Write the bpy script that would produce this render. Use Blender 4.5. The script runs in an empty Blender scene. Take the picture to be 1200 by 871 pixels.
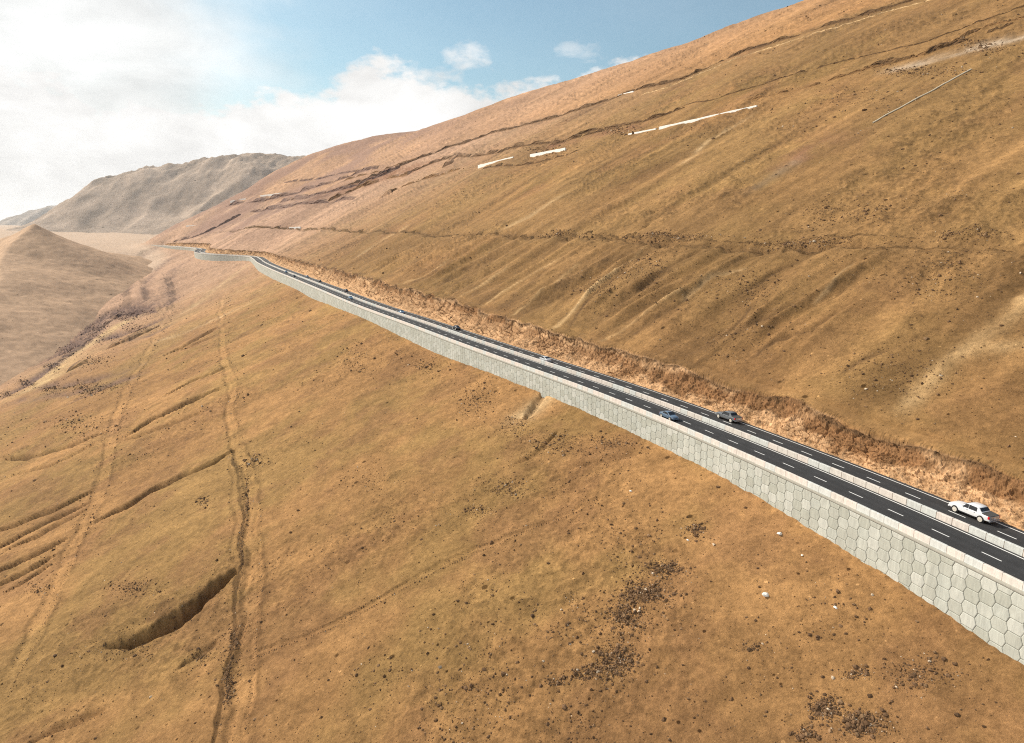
import bpy, bmesh, math, random
import numpy as np
from mathutils import Matrix, Vector, Euler

sc = bpy.context.scene
C = sc.collection
R = math.radians

# ---------------------------------------------------------------- camera, sky, sun, exposure
FPX, CX, CY = 811.0, 600.0, 435.5            # the photograph's focal length and centre, in its own pixels
PITCH = math.atan((435.5 - 265.0) / FPX)     # the level horizon runs through row 265
CAMZ = 36.9                                   # height of the lens above the carriageway (z = 0)
cam_d = bpy.data.cameras.new('camera')
cam = bpy.data.objects.new('camera', cam_d)
C.objects.link(cam)
cam.location = (0, 0, CAMZ)
cam.rotation_euler = (math.pi / 2 - PITCH, 0, 0)
cam_d.sensor_width = 36.0
cam_d.lens = FPX / 1200.0 * 36.0
cam_d.clip_start = 0.5
cam_d.clip_end = 60000
sc.camera = cam

SUN_EL, SUN_AZ = R(35), R(-56)                # azimuth from +Y, negative = to the left of the view
sun_d = bpy.data.lights.new('sun', 'SUN')
sun_d.energy = 4.8
sun_d.angle = R(0.55)
sun_d.color = (1.0, 0.91, 0.77)
sun = bpy.data.objects.new('sun', sun_d)
C.objects.link(sun)
SUNDIR = Vector((math.cos(SUN_EL) * math.sin(SUN_AZ), math.cos(SUN_EL) * math.cos(SUN_AZ), math.sin(SUN_EL)))
sun.rotation_euler = SUNDIR.to_track_quat('Z', 'Y').to_euler()

sc.view_settings.view_transform = 'Standard'
sc.view_settings.look = 'None'
sc.view_settings.gamma = 1
sc.view_settings.exposure = 0.12
sc.cycles.use_denoising = False             # keeps the grain of the ground; there is enough light to go without
sc.cycles.filter_width = 1.1


def pix_ray(u, v):
    dx = (u - CX) / FPX
    dy = -(v - CY) / FPX
    c, s = math.cos(PITCH), math.sin(PITCH)
    return np.array([dx, c + s * dy, -s + c * dy])


def pix_azel(u, v):
    r = pix_ray(u, v)
    return math.atan2(r[0], r[1]), math.atan2(r[2], math.hypot(r[0], r[1]))


def build_world():
    w = bpy.data.worlds.new('World')
    sc.world = w
    w.use_nodes = True
    nt = w.node_tree
    N, L = nt.nodes, nt.links
    N.clear()
    out = N.new('ShaderNodeOutputWorld')
    bg = N.new('ShaderNodeBackground')
    bg.inputs['Strength'].default_value = 0.088
    sky = N.new('ShaderNodeTexSky')
    sky.sky_type = 'NISHITA'
    sky.sun_disc = False
    sky.sun_elevation = SUN_EL
    sky.sun_rotation = SUN_AZ
    sky.altitude = 300
    sky.air_density = 1.0
    sky.dust_density = 1.6
    sky.ozone_density = 2.0
    tc = N.new('ShaderNodeTexCoord')

    def math_(op, a, b=None, clamp=False):
        n = N.new('ShaderNodeMath')
        n.operation = op
        n.use_clamp = clamp
        for i, x in enumerate((a, b)):
            if x is None:
                continue
            if isinstance(x, (int, float)):
                n.inputs[i].default_value = x
            else:
                L.new(x, n.inputs[i])
        return n.outputs[0]

    sep = N.new('ShaderNodeSeparateXYZ')
    L.new(tc.outputs['Generated'], sep.inputs[0])
    az = math_('ARCTAN2', sep.outputs['X'], sep.outputs['Y'])
    el = math_('ARCSINE', sep.outputs['Z'])
    # cloud coordinates: azimuth and stretched elevation, so that banks lie flat near the horizon
    cmb = N.new('ShaderNodeCombineXYZ')
    L.new(az, cmb.inputs[0])
    L.new(math_('MULTIPLY', el, 1.9), cmb.inputs[1])

    def noise(scale, detail, rough, dist=0.0, off=(0, 0, 0), src=None):
        mp = N.new('ShaderNodeMapping')
        mp.inputs['Location'].default_value = off
        L.new(src or cmb.outputs[0], mp.inputs['Vector'])
        n = N.new('ShaderNodeTexNoise')
        n.inputs['Scale'].default_value = scale
        n.inputs['Detail'].default_value = detail
        n.inputs['Roughness'].default_value = rough
        n.inputs['Distortion'].default_value = dist
        L.new(mp.outputs[0], n.inputs['Vector'])
        return n.outputs['Fac']

    # height of the cloud bank's top edge as a curve over azimuth
    pts = [(-40, 40), (40, 60), (120, 105), (170, 116), (250, 112), (320, 104), (390, 92), (440, 74), (475, 82),
           (520, 92), (565, 97), (610, 98), (660, 84), (720, 78), (800, 70)]
    fc = N.new('ShaderNodeValToRGB')
    az01 = math_('MULTIPLY_ADD', az, 1 / 1.6)
    az01.node.inputs[2].default_value = 0.5
    az01.node.use_clamp = True
    L.new(az01, fc.inputs[0])
    els = [(0.0, 0.34)]
    for u, v in pts:
        a, e_ = pix_azel(u, v)
        els.append((a / 1.6 + 0.5, e_))
    els.append((1.0, 0.18))
    ramp = fc.color_ramp
    while len(ramp.elements) < len(els):
        ramp.elements.new(0.5)
    for elx, (a, e_) in zip(ramp.elements, els):
        elx.position = min(1, max(0, a))
        elx.color = (e_, e_, e_, 1)
    top = fc.outputs[0]
    n1 = noise(9.0, 7, 0.58, 0.15)
    n2 = noise(24.0, 6, 0.6, 0.2, (3.1, 1.7, 0))
    n3 = noise(3.2, 6, 0.55, 0.1, (1.3, 5.2, 0))
    wob = math_('ADD', math_('MULTIPLY', math_('SUBTRACT', n1, 0.5), 0.16), math_('MULTIPLY', math_('SUBTRACT', n2, 0.5), 0.05))
    depth = math_('ADD', math_('SUBTRACT', top, el), wob)          # > 0 inside the bank
    edge = N.new('ShaderNodeMapRange')
    edge.interpolation_type = 'SMOOTHSTEP'
    edge.inputs['From Min'].default_value = -0.008
    edge.inputs['From Max'].default_value = 0.022
    L.new(depth, edge.inputs['Value'])
    bank = edge.outputs[0]
    # loose puffs over the rest of the sky
    puff = N.new('ShaderNodeMapRange')
    puff.interpolation_type = 'SMOOTHSTEP'
    puff.inputs['From Min'].default_value = 0.60
    puff.inputs['From Max'].default_value = 0.78
    L.new(noise(8.5, 7, 0.6, 0.2, (7.7, 2.2, 0)), puff.inputs['Value'])
    # veil of thin cloud that thickens towards the sun's side
    veil = N.new('ShaderNodeMapRange')
    veil.interpolation_type = 'SMOOTHSTEP'
    veil.inputs['From Min'].default_value = -0.16
    veil.inputs['From Max'].default_value = -0.52
    L.new(math_('ADD', az, math_('MULTIPLY', math_('SUBTRACT', n3, 0.5), 0.55)), veil.inputs['Value'])
    m = math_('MAXIMUM', bank, math_('MULTIPLY', puff.outputs[0], 0.35))
    for u, v, ru, rv, k in ((545, 66, 30, 16, .70), (296, 60, 26, 15, .40), (165, 10, 44, 18, .45), (678, 60, 34, 12, .45), (500, 92, 60, 14, .7)):
        a_, e_ = pix_azel(u, v)
        dx_ = math_('MULTIPLY', math_('SUBTRACT', az, a_), FPX / ru)
        dy_ = math_('MULTIPLY', math_('SUBTRACT', el, e_), FPX / rv)
        rr_ = math_('ADD', math_('MULTIPLY', dx_, dx_), math_('MULTIPLY', dy_, dy_))
        fall = math_('SUBTRACT', 1.25, rr_)
        fall = math_('ADD', fall, math_('MULTIPLY', math_('SUBTRACT', n2, 0.5), 4.6))
        mr = N.new('ShaderNodeMapRange')
        mr.interpolation_type = 'SMOOTHSTEP'
        mr.inputs['From Min'].default_value = 0.1
        mr.inputs['From Max'].default_value = 1.9
        L.new(fall, mr.inputs['Value'])
        m = math_('MAXIMUM', m, math_('MULTIPLY', mr.outputs[0], k))
    m = math_('MAXIMUM', m, math_('MULTIPLY', veil.outputs[0], 0.93))
    m = math_('MAXIMUM', m, math_('MULTIPLY', n3, 0.16), True)           # thin high haze everywhere
    # brightness inside the clouds: lit tops, softer grey bellies
    shade = N.new('ShaderNodeMapRange')
    shade.inputs['From Min'].default_value = 0.30
    shade.inputs['From Max'].default_value = 0.62
    shade.inputs['To Min'].default_value = 0.74
    shade.inputs['To Max'].default_value = 1.0
    L.new(noise(7.0, 6, 0.6, 0.3, (0.4, 9.1, 0)), shade.inputs['Value'])
    cc = N.new('ShaderNodeMix')
    cc.data_type = 'RGBA'
    cc.blend_type = 'MULTIPLY'
    cc.inputs['Factor'].default_value = 1.0
    cc.inputs['A'].default_value = (11.2, 11.1, 10.9, 1)
    L.new(shade.outputs[0], cc.inputs['B'])
    mix = N.new('ShaderNodeMix')
    mix.data_type = 'RGBA'
    L.new(m, mix.inputs['Factor'])
    grade = N.new('ShaderNodeMix')
    grade.data_type = 'RGBA'
    grade.blend_type = 'MULTIPLY'
    grade.inputs['Factor'].default_value = 1.0
    grade.inputs['B'].default_value = (1.12, 1.36, 1.24, 1)
    L.new(sky.outputs[0], grade.inputs['A'])
    L.new(grade.outputs['Result'], mix.inputs['A'])
    L.new(cc.outputs['Result'], mix.inputs['B'])
    L.new(mix.outputs['Result'], bg.inputs['Color'])
    L.new(bg.outputs[0], out.inputs[0])


build_world()

# ---------------------------------------------------------------- numeric helpers
rng = np.random.default_rng(7)
random.seed(7)
D = np.array([-0.4, 0.9165])        # p axis: along the road, away from the camera
E_ = np.array([0.9165, 0.4])        # q axis: uphill
D = D / np.linalg.norm(D)
E_ = np.array([D[1], -D[0]])


def to_pq(X, Y):
    return X * D[0] + Y * D[1], X * E_[0] + Y * E_[1]


def to_xy(p, q):
    return p * D[0] + q * E_[0], p * D[1] + q * E_[1]


def sstep(a, b, x):
    t = np.clip((x - a) / (b - a), 0, 1)
    return t * t * (3 - 2 * t)


def hash2(ix, iy, seed):
    h = (ix.astype(np.uint32) * np.uint32(374761393)) ^ (iy.astype(np.uint32) * np.uint32(668265263)) ^ np.uint32((seed * 974634977) & 0xffffffff)
    h = (h ^ (h >> np.uint32(13))) * np.uint32(1274126177)
    h = (h ^ (h >> np.uint32(16))) * np.uint32(2246822519)
    return h ^ (h >> np.uint32(15))


GA = np.linspace(0, 2 * np.pi, 64, endpoint=False)
GX, GY = np.cos(GA).astype(np.float32), np.sin(GA).astype(np.float32)


def perlin(x, y, seed=0):
    """Gradient noise, about -1..1."""
    x = np.asarray(x, np.float64)
    y = np.asarray(y, np.float64)
    fx, fy = np.floor(x), np.floor(y)
    ix, iy = fx.astype(np.int64), fy.astype(np.int64)
    dx, dy = (x - fx).astype(np.float32), (y - fy).astype(np.float32)
    ux = dx * dx * dx * (dx * (dx * 6 - 15) + 10)
    uy = dy * dy * dy * (dy * (dy * 6 - 15) + 10)

    def g(ox, oy):
        k = (hash2(ix + ox, iy + oy, seed) & np.uint32(63)).astype(np.int64)
        return GX[k] * (dx - ox) + GY[k] * (dy - oy)
    a, b, c_, d_ = g(0, 0), g(1, 0), g(0, 1), g(1, 1)
    return ((a + (b - a) * ux) * (1 - uy) + (c_ + (d_ - c_) * ux) * uy) * 1.5


def fbm(x, y, octaves=4, seed=0, gain=0.5, lac=2.03):
    s, a = 0, 1.0
    for o in range(octaves):
        s = s + a * perlin(x * lac ** o + 17.3 * o, y * lac ** o - 9.1 * o, seed + o)
        a *= gain
    return s


def worley(x, y, seed=0):
    """F1 and F2 distances and a per-cell random."""
    fx, fy = np.floor(x).astype(np.int64), np.floor(y).astype(np.int64)
    f1 = np.full(x.shape, 9.0)
    f2 = np.full(x.shape, 9.0)
    rid = np.zeros(x.shape)
    for ox in (-1, 0, 1):
        for oy in (-1, 0, 1):
            h = hash2(fx + ox, fy + oy, seed)
            px = fx + ox + (h & np.uint32(1023)) / 1023.0
            py = fy + oy + ((h >> np.uint32(10)) & np.uint32(1023)) / 1023.0
            dd = np.hypot(px - x, py - y)
            r_ = ((h >> np.uint32(20)) & np.uint32(1023)) / 1023.0
            near = dd < f1
            f2 = np.where(near, f1, np.minimum(f2, dd))
            rid = np.where(near, r_, rid)
            f1 = np.where(near, dd, f1)
    return f1, f2, rid


# ---------------------------------------------------------------- the road line and the hill it runs along
WK = np.array([(-260, 26), (-120, 53), (-50, 63.5), (0, 69.5), (38.8, 74.5), (61.6, 76.5), (80, 77.3), (106, 77.7), (130, 77.2),
               (160, 74.9), (203, 71.4), (250, 68.4), (321, 63.2), (413, 59.5), (500, 56.0), (643, 50.0), (765, 47.2),
               (860, 48.5), (915, 46.5), (956, 31), (996, 10), (1040, -6), (1090, -14), (1160, -15), (1240, -13), (1300, -20),
               (1380, -42), (1470, -72), (1540, -95), (1600, -112), (1700, -120), (1850, -60), (2100, 150), (2600, 500), (4000, 1500)], float)


def herm(kn):
    x, y = kn[:, 0], kn[:, 1]
    dx = np.diff(x)
    sl = np.diff(y) / dx
    m = np.zeros_like(y)
    m[1:-1] = (sl[:-1] * dx[1:] + sl[1:] * dx[:-1]) / (dx[:-1] + dx[1:])
    m[0], m[-1] = sl[0], sl[-1]
    xs = np.arange(-1200, 9000, 2.0)
    i = np.clip(np.searchsorted(x, xs) - 1, 0, len(x) - 2)
    h = x[i + 1] - x[i]
    t = (xs - x[i]) / h
    ys = ((2 * t**3 - 3 * t**2 + 1) * y[i] + (t**3 - 2 * t**2 + t) * h * m[i] + (-2 * t**3 + 3 * t**2) * y[i + 1] + (t**3 - t**2) * h * m[i + 1])
    lo = xs < x[0]
    ys[lo] = y[0] + (xs[lo] - x[0]) * m[0]
    hi = xs > x[-1]
    ys[hi] = y[-1] + (xs[hi] - x[-1]) * m[-1]
    return xs, ys


def blur(y, sig):
    k = np.arange(-int(3 * sig), int(3 * sig) + 1)
    w = np.exp(-0.5 * (k / sig) ** 2)
    w /= w.sum()
    yp = np.pad(y, len(k) // 2, mode='reflect', reflect_type='odd')
    return np.convolve(yp, w, mode='valid')


WX, WY_ = herm(WK)
WY_ = blur(WY_, 5)                  # takes the knots' small kinks out (10 m)
WD = np.gradient(WY_, 2.0)
WYS = blur(WY_, 55)                 # the smoother line followed by the high slope (110 m)


def Wq(p): return np.interp(p, WX, WY_)


def Wc(p): return 1 / np.sqrt(1 + np.interp(p, WX, WD) ** 2)


# foot of the retaining wall (level) along p, and the bank's height along p
ZBK = np.array([(-260, -9), (-40, -8.5), (38, -7.8), (48, -7.1), (61, -6.4), (77, -5.5), (92, -5.0), (130, -4.9), (180, -5.0), (228, -6.2), (252, -5.9),
                (295, -4.7), (322, -4.4), (394, -6.0), (447, -7.4), (502, -6.4), (620, -7.4), (734, -7.6), (854, -6.0), (920, -4.6),
                (960, -6.5), (1000, -8.0), (1070, -7.8), (1277, -4.2), (1420, -4.2), (1500, -2.6), (1570, -0.6), (1700, 2), (5000, 10)], float)
ROAD_END = 1500.0


def zb(p): return np.interp(p, ZBK[:, 0], ZBK[:, 1])


BKK = np.array([(-260, 5), (38, 4.7), (60, 4.6), (90, 5.0), (150, 5.8), (220, 7.0), (300, 8.5), (480, 9.0), (700, 8), (930, 6), (1100, 7), (1300, 9), (1480, 6), (1540, 1), (1700, 0), (5000, 0)], float)


def bank_h(p): return np.interp(p, BKK[:, 0], BKK[:, 1])


M_LO, M_UP = 0.42, 0.53
ROADW = 14.6
NCK = np.array([(-1000, 560), (300, 528), (400, 512), (500, 509), (600, 513), (700, 522), (800, 531), (900, 532), (1000, 515), (1100, 493), (1200, 472),
                (1300, 452), (1400, 433), (1500, 404), (1600, 387), (1650, 382), (1700, 395), (1800, 430), (2000, 515), (5000, 600)], float)
FLK = np.array([(-2000, -420), (0, -260), (400, -165), (752, -114), (900, -92), (1060, -66), (1250, -34), (1500, -10), (1800, -2), (3000, 2), (6000, 8), (9000, 8)], float)


def smax(a, b, k):
    h = np.clip(0.5 + 0.5 * (a - b) / k, 0, 1)
    return b + (a - b) * h + k * h * (1 - h)


def smin(a, b, k): return -smax(-a, -b, k)


def base_height(X, Y):
    p, q = to_pq(X, Y)
    n0 = (q - Wq(p)) * Wc(p)
    ws = np.interp(p, WX, WYS)
    b = sstep(25, 220, np.abs(n0))
    n = n0 * (1 - b) + (q - ws) * b
    zf = zb(p)
    bh = bank_h(p)
    nc = np.interp(p, NCK[:, 0], NCK[:, 1])
    lo = zf + M_LO * np.minimum(n, 0)
    mu = M_UP + 0.07 * sstep(1350, 1600, p)
    nat = zf + mu * smin(n, nc, 140.0)
    m = n - ROADW - bh                                     # beyond the bank's crest
    up = bh + mu * smin(m, nc, 140.0)
    # the bench cut for the carriageways lies hidden under the slab; the bank mesh covers the cut's face
    ramp = -2.6 + (bh + 1.6) * sstep(ROADW - 0.5, ROADW + np.maximum(bh, 2.0), n0)
    up = np.where(m < 0, np.minimum(ramp, up) - 1.6, up - 1.6 * (1 - sstep(0.0, 3.2, m)))
    cut = np.where(n0 < ROADW, np.minimum(zf, -2.6), up)
    road = np.where(n0 < 1.2, lo, cut)
    wild = np.where(n < 0, lo, nat)
    tail = sstep(ROAD_END, ROAD_END + 80, p)
    z = road * (1 - tail) + wild * tail
    fl = np.interp(p, FLK[:, 0], FLK[:, 1]) + 0.02 * np.abs(q + 150)
    return smax(z, fl, 14.0)


DP = np.array([-708.0, 1050.0])               # the dune's top


def dune_height(X, Y):
    x, y = X - DP[0], Y - DP[1]
    wob = 4 * perlin(X / 90, Y / 90, 61)
    ya = np.abs(y)
    dd = np.hypot(np.where(x > 0, x, .22 * x), np.minimum(ya, 80) + .3 * np.maximum(ya - 80, 0))
    cone = .42 * dd + 9 * (1 - np.exp(-dd / 60)) + wob                     # the flank, steep near the top
    lee = 0.75 * (-0.70 * x - 0.72 * y) - wob                              # the sunlit side of the spur
    h = smax(cone, lee, 3.0)
    return CAMZ + 4 - h


def ground_height(X, Y):
    return base_height(X, Y)


def at(u, v, extra=None):
    """The point of the slope seen at a spot of the photograph."""
    r = pix_ray(u, v)
    t = np.geomspace(40, 9000, 6000)
    X, Y, Z = r[0] * t, r[1] * t, CAMZ + r[2] * t
    g = base_height(X, Y) - Z
    i = np.where(g >= 0)[0]
    i = i[0] if len(i) else len(t) - 1
    if i > 0:
        a = g[i - 1] / (g[i - 1] - g[i] + 1e-12)
        tt = t[i - 1] + (t[i] - t[i - 1]) * a
    else:
        tt = t[0]
    return np.array([r[0] * tt, r[1] * tt, CAMZ + r[2] * tt])

# ==== BUILD
# ---------------------------------------------------------------- materials
def new_mat(name, rough=0.9, spec=0.2):
    m = bpy.data.materials.new(name)
    m.use_nodes = True
    b = m.node_tree.nodes['Principled BSDF']
    b.inputs['Roughness'].default_value = rough
    b.inputs['Specular IOR Level'].default_value = spec
    return m, m.node_tree.nodes, m.node_tree.links, b


def tex_noise(N, L, vec, scale, detail=4, rough=0.6, dist=0.0):
    n = N.new('ShaderNodeTexNoise')
    n.inputs['Scale'].default_value = scale
    n.inputs['Detail'].default_value = detail
    n.inputs['Roughness'].default_value = rough
    n.inputs['Distortion'].default_value = dist
    L.new(vec, n.inputs['Vector'])
    return n.outputs['Fac']


def map_range(N, L, val, a, b, c, d):
    n = N.new('ShaderNodeMapRange')
    for k, x in zip(('From Min', 'From Max', 'To Min', 'To Max'), (a, b, c, d)):
        n.inputs[k].default_value = x
    L.new(val, n.inputs['Value'])
    return n.outputs[0]


def mul_col(N, L, a, b):
    n = N.new('ShaderNodeMix')
    n.data_type = 'RGBA'
    n.blend_type = 'MULTIPLY'
    n.inputs['Factor'].default_value = 1
    for k, x in (('A', a), ('B', b)):
        if isinstance(x, tuple):
            n.inputs[k].default_value = x
        else:
            L.new(x, n.inputs[k])
    return n.outputs['Result']


def ramp_col(N, L, val, stops, const=False):
    n = N.new('ShaderNodeValToRGB')
    r = n.color_ramp
    if const:
        r.interpolation = 'CONSTANT'
    while len(r.elements) < len(stops):
        r.elements.new(0.5)
    for e, (pos, col) in zip(r.elements, stops):
        e.position = pos
        e.color = (*col, 1)
    L.new(val, n.inputs[0])
    return n.outputs[0]


def mat_earth(name, fine=1.0, bump=0.5, lo=0.50, hi=1.50):
    """Earth coloured by the mesh's own colour attribute, with grain, pebbles and fine relief."""
    m, N, L, b = new_mat(name, 0.95, 0.08)
    at_ = N.new('ShaderNodeAttribute')
    at_.attribute_name = 'Col'
    geo = N.new('ShaderNodeNewGeometry')
    pos = geo.outputs['Position']
    f1 = map_range(N, L, tex_noise(N, L, pos, 0.75 * fine, 8, 0.95), 0.33, 0.67, lo, hi)
    f2 = map_range(N, L, tex_noise(N, L, pos, 0.16 * fine, 6, 0.75, 0.4), 0.3, 0.7, 0.72, 1.28)

    def pebbles(scale, r0, r1, stops):
        v = N.new('ShaderNodeTexVoronoi')
        v.inputs['Scale'].default_value = scale
        L.new(pos, v.inputs['Vector'])
        g = map_range(N, L, v.outputs['Distance'], r0, r1, 0.0, 1.0)
        sel = N.new('ShaderNodeSeparateColor')
        L.new(v.outputs['Color'], sel.inputs[0])
        peb = ramp_col(N, L, sel.outputs[0], stops, True)
        mx = N.new('ShaderNodeMix')
        mx.data_type = 'RGBA'
        L.new(g, mx.inputs['Factor'])
        L.new(peb, mx.inputs['A'])
        mx.inputs['B'].default_value = (1, 1, 1, 1)
        return mx.outputs['Result']
    p1 = pebbles(1.25 * fine, .11, .17, [(0.0, (.26, .24, .22)), (.16, (.48, .46, .44)), (.34, (1, 1, 1)), (.95, (1.7, 1.75, 1.8))])
    p2 = pebbles(0.52 * fine, .10, .15, [(0.0, (.24, .22, .20)), (.13, (.48, .46, .43)), (.22, (1, 1, 1)), (.965, (1.7, 1.75, 1.8))])
    p3 = pebbles(0.21 * fine, .09, .14, [(0.0, (.30, .28, .25)), (.14, (.55, .53, .5)), (.22, (1, 1, 1))])
    c = mul_col(N, L, at_.outputs['Color'], f1)
    c = mul_col(N, L, c, f2)
    c = mul_col(N, L, c, p1)
    c = mul_col(N, L, c, p2)
    c = mul_col(N, L, c, p3)
    L.new(c, b.inputs['Base Color'])
    bp = N.new('ShaderNodeBump')
    bp.inputs['Strength'].default_value = bump
    bp.inputs['Distance'].default_value = 0.30 / fine
    L.new(tex_noise(N, L, pos, 2.2 * fine, 7, 0.85), bp.inputs['Height'])
    L.new(bp.outputs[0], b.inputs['Normal'])
    return m


def mat_concrete(name, stops, island, rough=0.85):
    m, N, L, b = new_mat(name, rough, 0.25)
    if island:
        rnd = N.new('ShaderNodeNewGeometry').outputs['Random Per Island']
    else:
        rnd = N.new('ShaderNodeObjectInfo').outputs['Random']
    pos = N.new('ShaderNodeNewGeometry').outputs['Position']
    c = ramp_col(N, L, rnd, stops, True)
    mp = N.new('ShaderNodeMapping')
    mp.inputs['Scale'].default_value = (1.5, 1.5, .22)
    L.new(pos, mp.inputs['Vector'])
    st = map_range(N, L, tex_noise(N, L, mp.outputs[0], 1.3, 7, 0.75, 0.8), 0.3, 0.7, 0.76, 1.16)
    st2 = map_range(N, L, tex_noise(N, L, pos, 11.0, 5, 0.6), 0.3, 0.7, 0.92, 1.08)
    c = mul_col(N, L, mul_col(N, L, c, st), st2)
    L.new(c, b.inputs['Base Color'])
    bp = N.new('ShaderNodeBump')
    bp.inputs['Strength'].default_value = 0.25
    bp.inputs['Distance'].default_value = 0.04
    L.new(tex_noise(N, L, pos, 6.0, 8, 0.65), bp.inputs['Height'])
    L.new(bp.outputs[0], b.inputs['Normal'])
    return m


def mat_plain(name, col, rough=0.6, spec=0.3, var=0.1, scale=3.0, metal=0.0, coat=0.0):
    m, N, L, b = new_mat(name, rough, spec)
    pos = N.new('ShaderNodeTexCoord').outputs['Object']
    f = map_range(N, L, tex_noise(N, L, pos, scale, 6, 0.65), 0.3, 0.7, 1 - var, 1 + var)
    L.new(mul_col(N, L, (*col, 1), f), b.inputs['Base Color'])
    b.inputs['Metallic'].default_value = metal
    b.inputs['Coat Weight'].default_value = coat
    b.inputs['Coat Roughness'].default_value = 0.05
    return m


PANEL = [(0.0, (0.44, 0.448, 0.395)), (0.16, (0.49, 0.50, 0.445)), (0.34, (0.415, 0.424, 0.368)), (0.5, (0.46, 0.475, 0.425)), (0.66, (0.432, 0.438, 0.384)), (0.84, (0.515, 0.522, 0.47))]
BLOCK = [(0.0, (0.66, 0.61, 0.55)), (0.35, (0.60, 0.61, 0.58)), (0.7, (0.69, 0.62, 0.56))]
M = {
    'earth': mat_earth('earth', 1.0, 1.0),
    'sand': mat_earth('dune sand', 0.35, 0.25, 0.9, 1.1),
    'far_earth': mat_earth('far earth', 0.05, 0.6, 0.75, 1.25),
    'rubble': mat_earth('broken rock', .8, 0.6, 0.62, 1.38),
    'panel': mat_concrete('cast panel', PANEL, False),
    'panel_far': mat_concrete('cast panel far', PANEL, True),
    'block': mat_concrete('barrier concrete', BLOCK, False),
    'block_far': mat_concrete('barrier concrete far', BLOCK, True),
    'mortar': mat_plain('joint mortar', (0.27, 0.265, 0.23), 0.95, 0.1, 0.2),
    'joint': mat_plain('rusty joint', (0.40, 0.28, 0.20), 0.95, 0.1, 0.2),
    'coping': mat_plain('coping concrete', (0.40, 0.39, 0.34), 0.9, 0.2, 0.15),
    'paint': mat_plain('road paint', (0.78, 0.78, 0.76), 0.6, 0.3, 0.15, 2.0),
    'white_wall': mat_plain('white render', (0.80, 0.78, 0.73), 0.8, 0.2, 0.10, 0.6),
    'pipe': mat_plain('pale pipe', (0.74, 0.64, 0.47), 0.7, 0.3, 0.1),
    'white_stone': mat_plain('white stone', (0.82, 0.80, 0.74), 0.9, 0.2, 0.12),
    'glass': mat_plain('tinted glass', (0.012, 0.013, 0.016), 0.08, 0.6, 0.02),
    'tyre': mat_plain('tyre rubber', (0.02, 0.02, 0.02), 0.8, 0.2, 0.1),
    'rim': mat_plain('alloy rim', (0.66, 0.62, 0.55), 0.4, 0.5, 0.05, 3, 0.0),
    'red': mat_plain('red lens', (0.62, 0.012, 0.02), 0.2, 0.5, 0.05),
    'lamp': mat_plain('clear lens', (0.75, 0.76, 0.78), 0.12, 0.6, 0.03),
    'trim': mat_plain('black trim', (0.03, 0.03, 0.032), 0.5, 0.3, 0.1),
    'tonneau': mat_plain('bed cover vinyl', (0.075, 0.073, 0.07), 0.6, 0.3, 0.12),
    'chrome': mat_plain('bumper metal', (0.42, 0.44, 0.48), 0.25, 0.5, 0.03, 3, 0.6),
}


def car_paint(name, col): return mat_plain(name, col, 0.28, 0.5, 0.015, 3.0, 0.0, 0.6)


def mat_asphalt():
    m, N, L, b = new_mat('asphalt', 0.8, 0.25)
    a = N.new('ShaderNodeAttribute')
    a.attribute_name = 'Col'
    pos = N.new('ShaderNodeNewGeometry').outputs['Position']
    f = map_range(N, L, tex_noise(N, L, pos, 0.35, 6, 0.65, 0.5), 0.3, 0.7, 0.82, 1.18)
    g = map_range(N, L, tex_noise(N, L, pos, 9.0, 4, 0.7), 0.3, 0.7, 0.85, 1.15)
    L.new(mul_col(N, L, mul_col(N, L, a.outputs['Color'], f), g), b.inputs['Base Color'])
    return m


M['asphalt'] = mat_asphalt()

# ---------------------------------------------------------------- object helpers


def link(o, parent=None):
    C.objects.link(o)
    if parent is not None:
        o.parent = parent
    return o


def mesh_np(name, verts, faces, mat, parent=None, col=None, smooth=False):
    """faces: an (n, k) array, or a list of such arrays of differing k."""
    me = bpy.data.meshes.new(name)
    verts = np.asarray(verts, np.float32)
    fl = faces if isinstance(faces, list) else [faces]
    fl = [np.asarray(f, np.int32) for f in fl if len(f)]
    me.vertices.add(len(verts))
    me.vertices.foreach_set('co', verts.ravel())
    loops = np.concatenate([f.ravel() for f in fl])
    sizes = np.concatenate([np.full(len(f), f.shape[1], np.int32) for f in fl])
    starts = np.concatenate([[0], np.cumsum(sizes)[:-1]]).astype(np.int32)
    me.loops.add(len(loops))
    me.loops.foreach_set('vertex_index', loops)
    me.polygons.add(len(sizes))
    me.polygons.foreach_set('loop_start', starts)
    me.update(calc_edges=True)
    me.validate()
    if col is not None:
        ca = me.color_attributes.new('Col', 'FLOAT_COLOR', 'POINT')
        c4 = np.ones((len(verts), 4), np.float32)
        c4[:, :3] = col
        ca.data.foreach_set('color', c4.ravel())
    me.polygons.foreach_set('use_smooth', np.full(len(sizes), bool(smooth)))
    me.materials.append(mat)
    return link(bpy.data.objects.new(name, me), parent)


def grid_faces(nr, nc, keep=None):
    i = np.arange(nr - 1)[:, None] * nc + np.arange(nc - 1)[None, :]
    f = np.stack([i, i + 1, i + nc + 1, i + nc], -1).reshape(-1, 4)
    if keep is not None:
        f = f[keep.reshape(-1)[f].any(1)]
    return f


def compact(verts, faces, *attrs):
    used = np.unique(faces)
    lut = np.full(len(verts), -1, np.int64)
    lut[used] = np.arange(len(used))
    return (verts[used], lut[faces]) + tuple(a[used] for a in attrs)


def thing(name, label, cat, loc=(0, 0, 0), rz=0.0, group=None):
    o = bpy.data.objects.new(name, None)
    o.location = loc
    o.rotation_euler = (0, 0, rz)
    o.empty_display_size = 0.5
    tag(o, label, cat, group)
    return link(o)


def tag(o, label, cat, group=None):
    o['label'] = label
    o['category'] = cat
    if group:
        o['group'] = group
    return o


def struct(o, kind='structure'):
    o['kind'] = kind
    return o


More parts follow.
